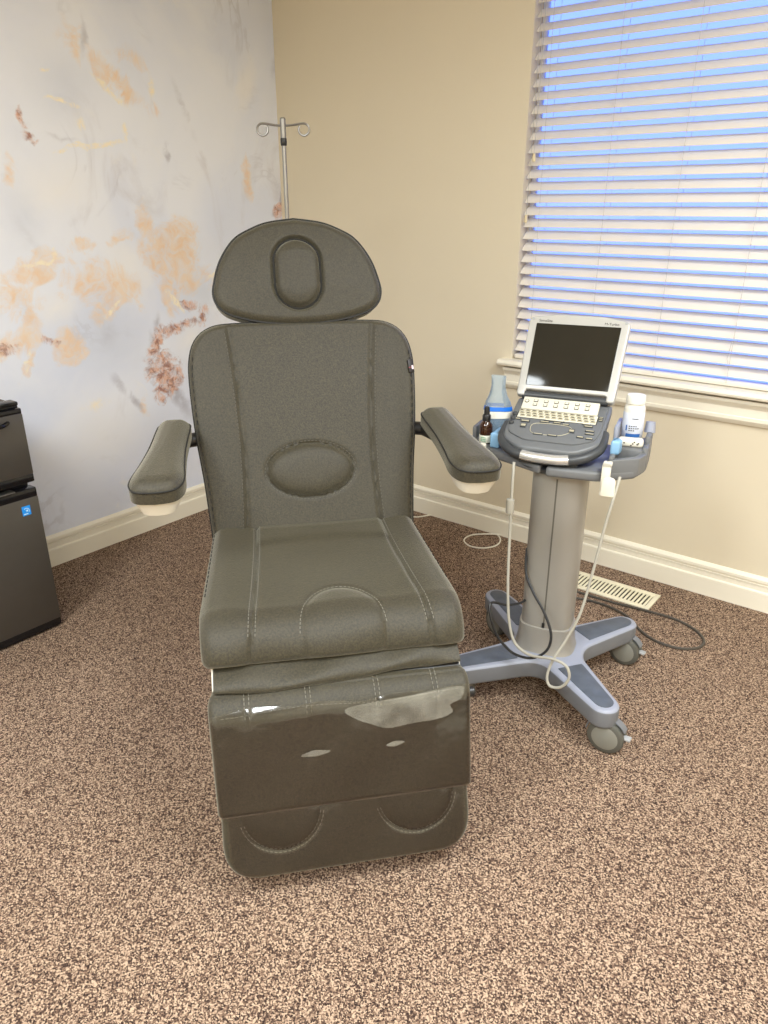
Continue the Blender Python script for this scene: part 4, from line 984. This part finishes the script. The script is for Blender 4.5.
def dropper():
    p = at_cart(-.256, .060, .7602); r = tag(empty('dropper_bottle', p, CTH), 'small amber glass dropper bottle with black cap on the tray', 'bottle')
    MB().lathe([(.0, 0), (.0175, .0), (.0195, .003), (.0195, .050), (.018, .058), (.012, .065), (.0095, .069), (.0095, .074)], (0, 0, 0), 'z', 28).build('body', 'amber', r)
    MB().lathe([(.0197, .004), (.0199, .0045), (.0199, .026), (.0197, .0265)], (0, 0, 0), 'z', 28).build('label', 'paper_label', r)
    b = MB()
    for z0 in (.009, .014, .019): b.box(-.009, .006, -.0204, -.0188, z0, z0 + .002)
    b.build('label_print', 'print_green', r, smooth=0)
    MB().lathe([(.0125, .069), (.0125, .084), (.0105, .087), (.0085, .089)], (0, 0, 0), 'z', 20).build('collar', 'dropper_black', r)
    MB().lathe([(.0085, .087), (.0085, .104), (.0065, .110), (.0, .112)], (0, 0, 0), 'z', 16).build('bulb', 'dropper_black', r)
dropper()
def bag():
    p = at_cart(-.247, .137, .7602); r = tag(empty('plastic_bag', p, CTH), 'clear plastic bag with bright blue band standing behind the dropper bottle', 'bag')
    def sec(z, rx, ry, ph, n=40, w=.10): return [(rx * math.cos(t) * (1 + w * math.sin(3 * t + ph)), ry * math.sin(t) * (1 + w * math.cos(4 * t + ph)), z) for t in [2 * math.pi * i / n for i in range(n)]]
    def loft(R, name, mat, cap=False):
        n = len(R[0]); b = MB(); b.add([q for s in R for q in s], [(i * n + j, i * n + (j + 1) % n, (i + 1) * n + (j + 1) % n, (i + 1) * n + j) for i in range(len(R) - 1) for j in range(n)] + ([tuple(range(n)), tuple((len(R) - 1) * n + j for j in range(n))] if cap else []))
        return b.build(name, mat, r, smooth=60)
    prof = [(0, .034, .026), (.004, .039, .030), (.03, .043, .033), (.06, .045, .033), (.085, .044, .031), (.11, .038, .026), (.132, .027, .017), (.158, .021, .010), (.186, .022, .006), (.190, .022, .005)]
    loft([sec(z, a, c, z * 14) for z, a, c in prof], 'pouch', 'bag_clear')
    loft([sec(z, a * 1.02, c * 1.02, z * 14) for z, a, c in ((.086, .0440, .0310), (.091, .0430, .0302), (.098, .0412, .0286))], 'blue_band', 'bag_blue')
    loft([sec(z, a * 1.01, c * 1.01, z * 14) for z, a, c in ((.064, .0450, .0330), (.074, .0447, .0322), (.084, .0441, .0312))], 'white_print', 'bag_white')
    loft([sec(z, a, c, z * 22, w=.16) for z, a, c in ((.004, .028, .022), (.015, .034, .026), (.042, .035, .027), (.060, .028, .022))], 'contents', 'wipes', True)
bag()
def tape():
    p = at_cart(.160, .062, .8002); r = tag(empty('paper_tissue_roll', p, CTH + .05), 'ivory rounded adapter with small printed marks lying before the white bottle', 'adapter')
    MB().prism(rpoly([(-.034, -.014, .010), (.034, -.014, .010), (.034, .014, .010), (-.034, .014, .010)]), .0, .024, .008, 3).build('body', 'white_plastic', r)
    b = MB()
    for x, dz in ((-.017, .010), (.002, .004), (.006, .009), (.010, .014), (.018, .008), (.021, .011)): b.box(x - .002, x + .002, -.0146, -.0136, dz, dz + .004)
    b.build('print_marks', 'print_dark', r, smooth=0)
    r.name = 'adapter'
tape()

# ================================================================== CABLES
def wcable(pts, rad, name, mat, label, k=8):
    P = catmull(pts, k); c = np.array(P[0]); r = MB().tube([np.array(p) - c for p in P], rad, 8).build(name, mat); r.location = c
    return tag(r, label, 'cable')
def C(px, py, yl): p = cart_px(px, py, yl); return at_cart(*p)
pc = [C(514, 462, -.10), C(512, 490, -.125), C(510, 530, -.135), C(508, 580, -.145), C(509, 620, -.155), C(515, 643, -.165), C(530, 655, -.18), C(552, 659, -.20), C(566, 666, -.215), C(569, 678, -.22), C(561, 687, -.22), C(550, 686, -.215), C(547, 676, -.205), C(553, 660, -.19),
      C(566, 640, -.17), C(580, 614, -.155), C(592, 575, -.14), C(604, 530, -.13), C(613, 500, -.12), C(620, 477, -.09)]
PCB = wcable(pc, .0042, 'probe_cable', 'cable_grey', 'grey probe cable looping from the tray down over the cart base')
p = C(510, 506, -.131); r = MB().lathe([(.005, -.022), (.011, -.020), (.0115, -.016), (.0115, .016), (.011, .020), (.005, .022)], (0, 0, 0), 'z', 16).build('cable_choke', 'cable_grey', PCB); r.location = [float(q) for q in p - np.array(PCB.location)]
pb = [C(527, 548, -.02), C(526, 572, -.055), C(533, 592, -.085), C(544, 612, -.11), C(551, 634, -.135), C(547, 650, -.15), C(532, 658, -.16), C(513, 653, -.165), C(498, 637, -.17), C(491, 618, -.17), C(491, 603, -.15), C(507, 605, -.10), C(520, 603, -.06), C(525, 600, -.04)]
pb = [np.array([(q - CO) @ CX_, (q - CO) @ CY_, q[2]]) for q in pb]
MB().tube(catmull(pb, 8), .0040, 8).build('power_cord', 'cable_black', CART)['label'] = 'black power cord looped round the column foot'
G = lambda x, y, z=.0055: on_floor(x, y, z)
pf = [G(566, 588), G(585, 594), G(612, 602), G(640, 609), G(672, 618), G(694, 629), G(704, 641), G(697, 648), G(678, 648), G(656, 641), G(640, 630), G(628, 617), G(610, 607, .007), G(588, 600), G(568, 597)]
wcable(pf, .0048, 'power_cable', 'cable_brown', 'dark cord lying in a long loop on the carpet beside the vent')
pw = [G(400, 514, .004), G(416, 517, .004), G(432, 515, .004), G(448, 517, .004), G(470, 524, .004), G(490, 530, .004), G(500, 538, .004), G(497, 545, .004), G(484, 548, .004), G(470, 546, .004), G(464, 540, .004), G(472, 535, .005), G(490, 534, .0085), G(512, 535, .004), G(532, 532, .004)]
wcable(pw, .0034, 'extension_cord', 'cable_white', 'thin white cord curled on the carpet by the window-wall baseboard')
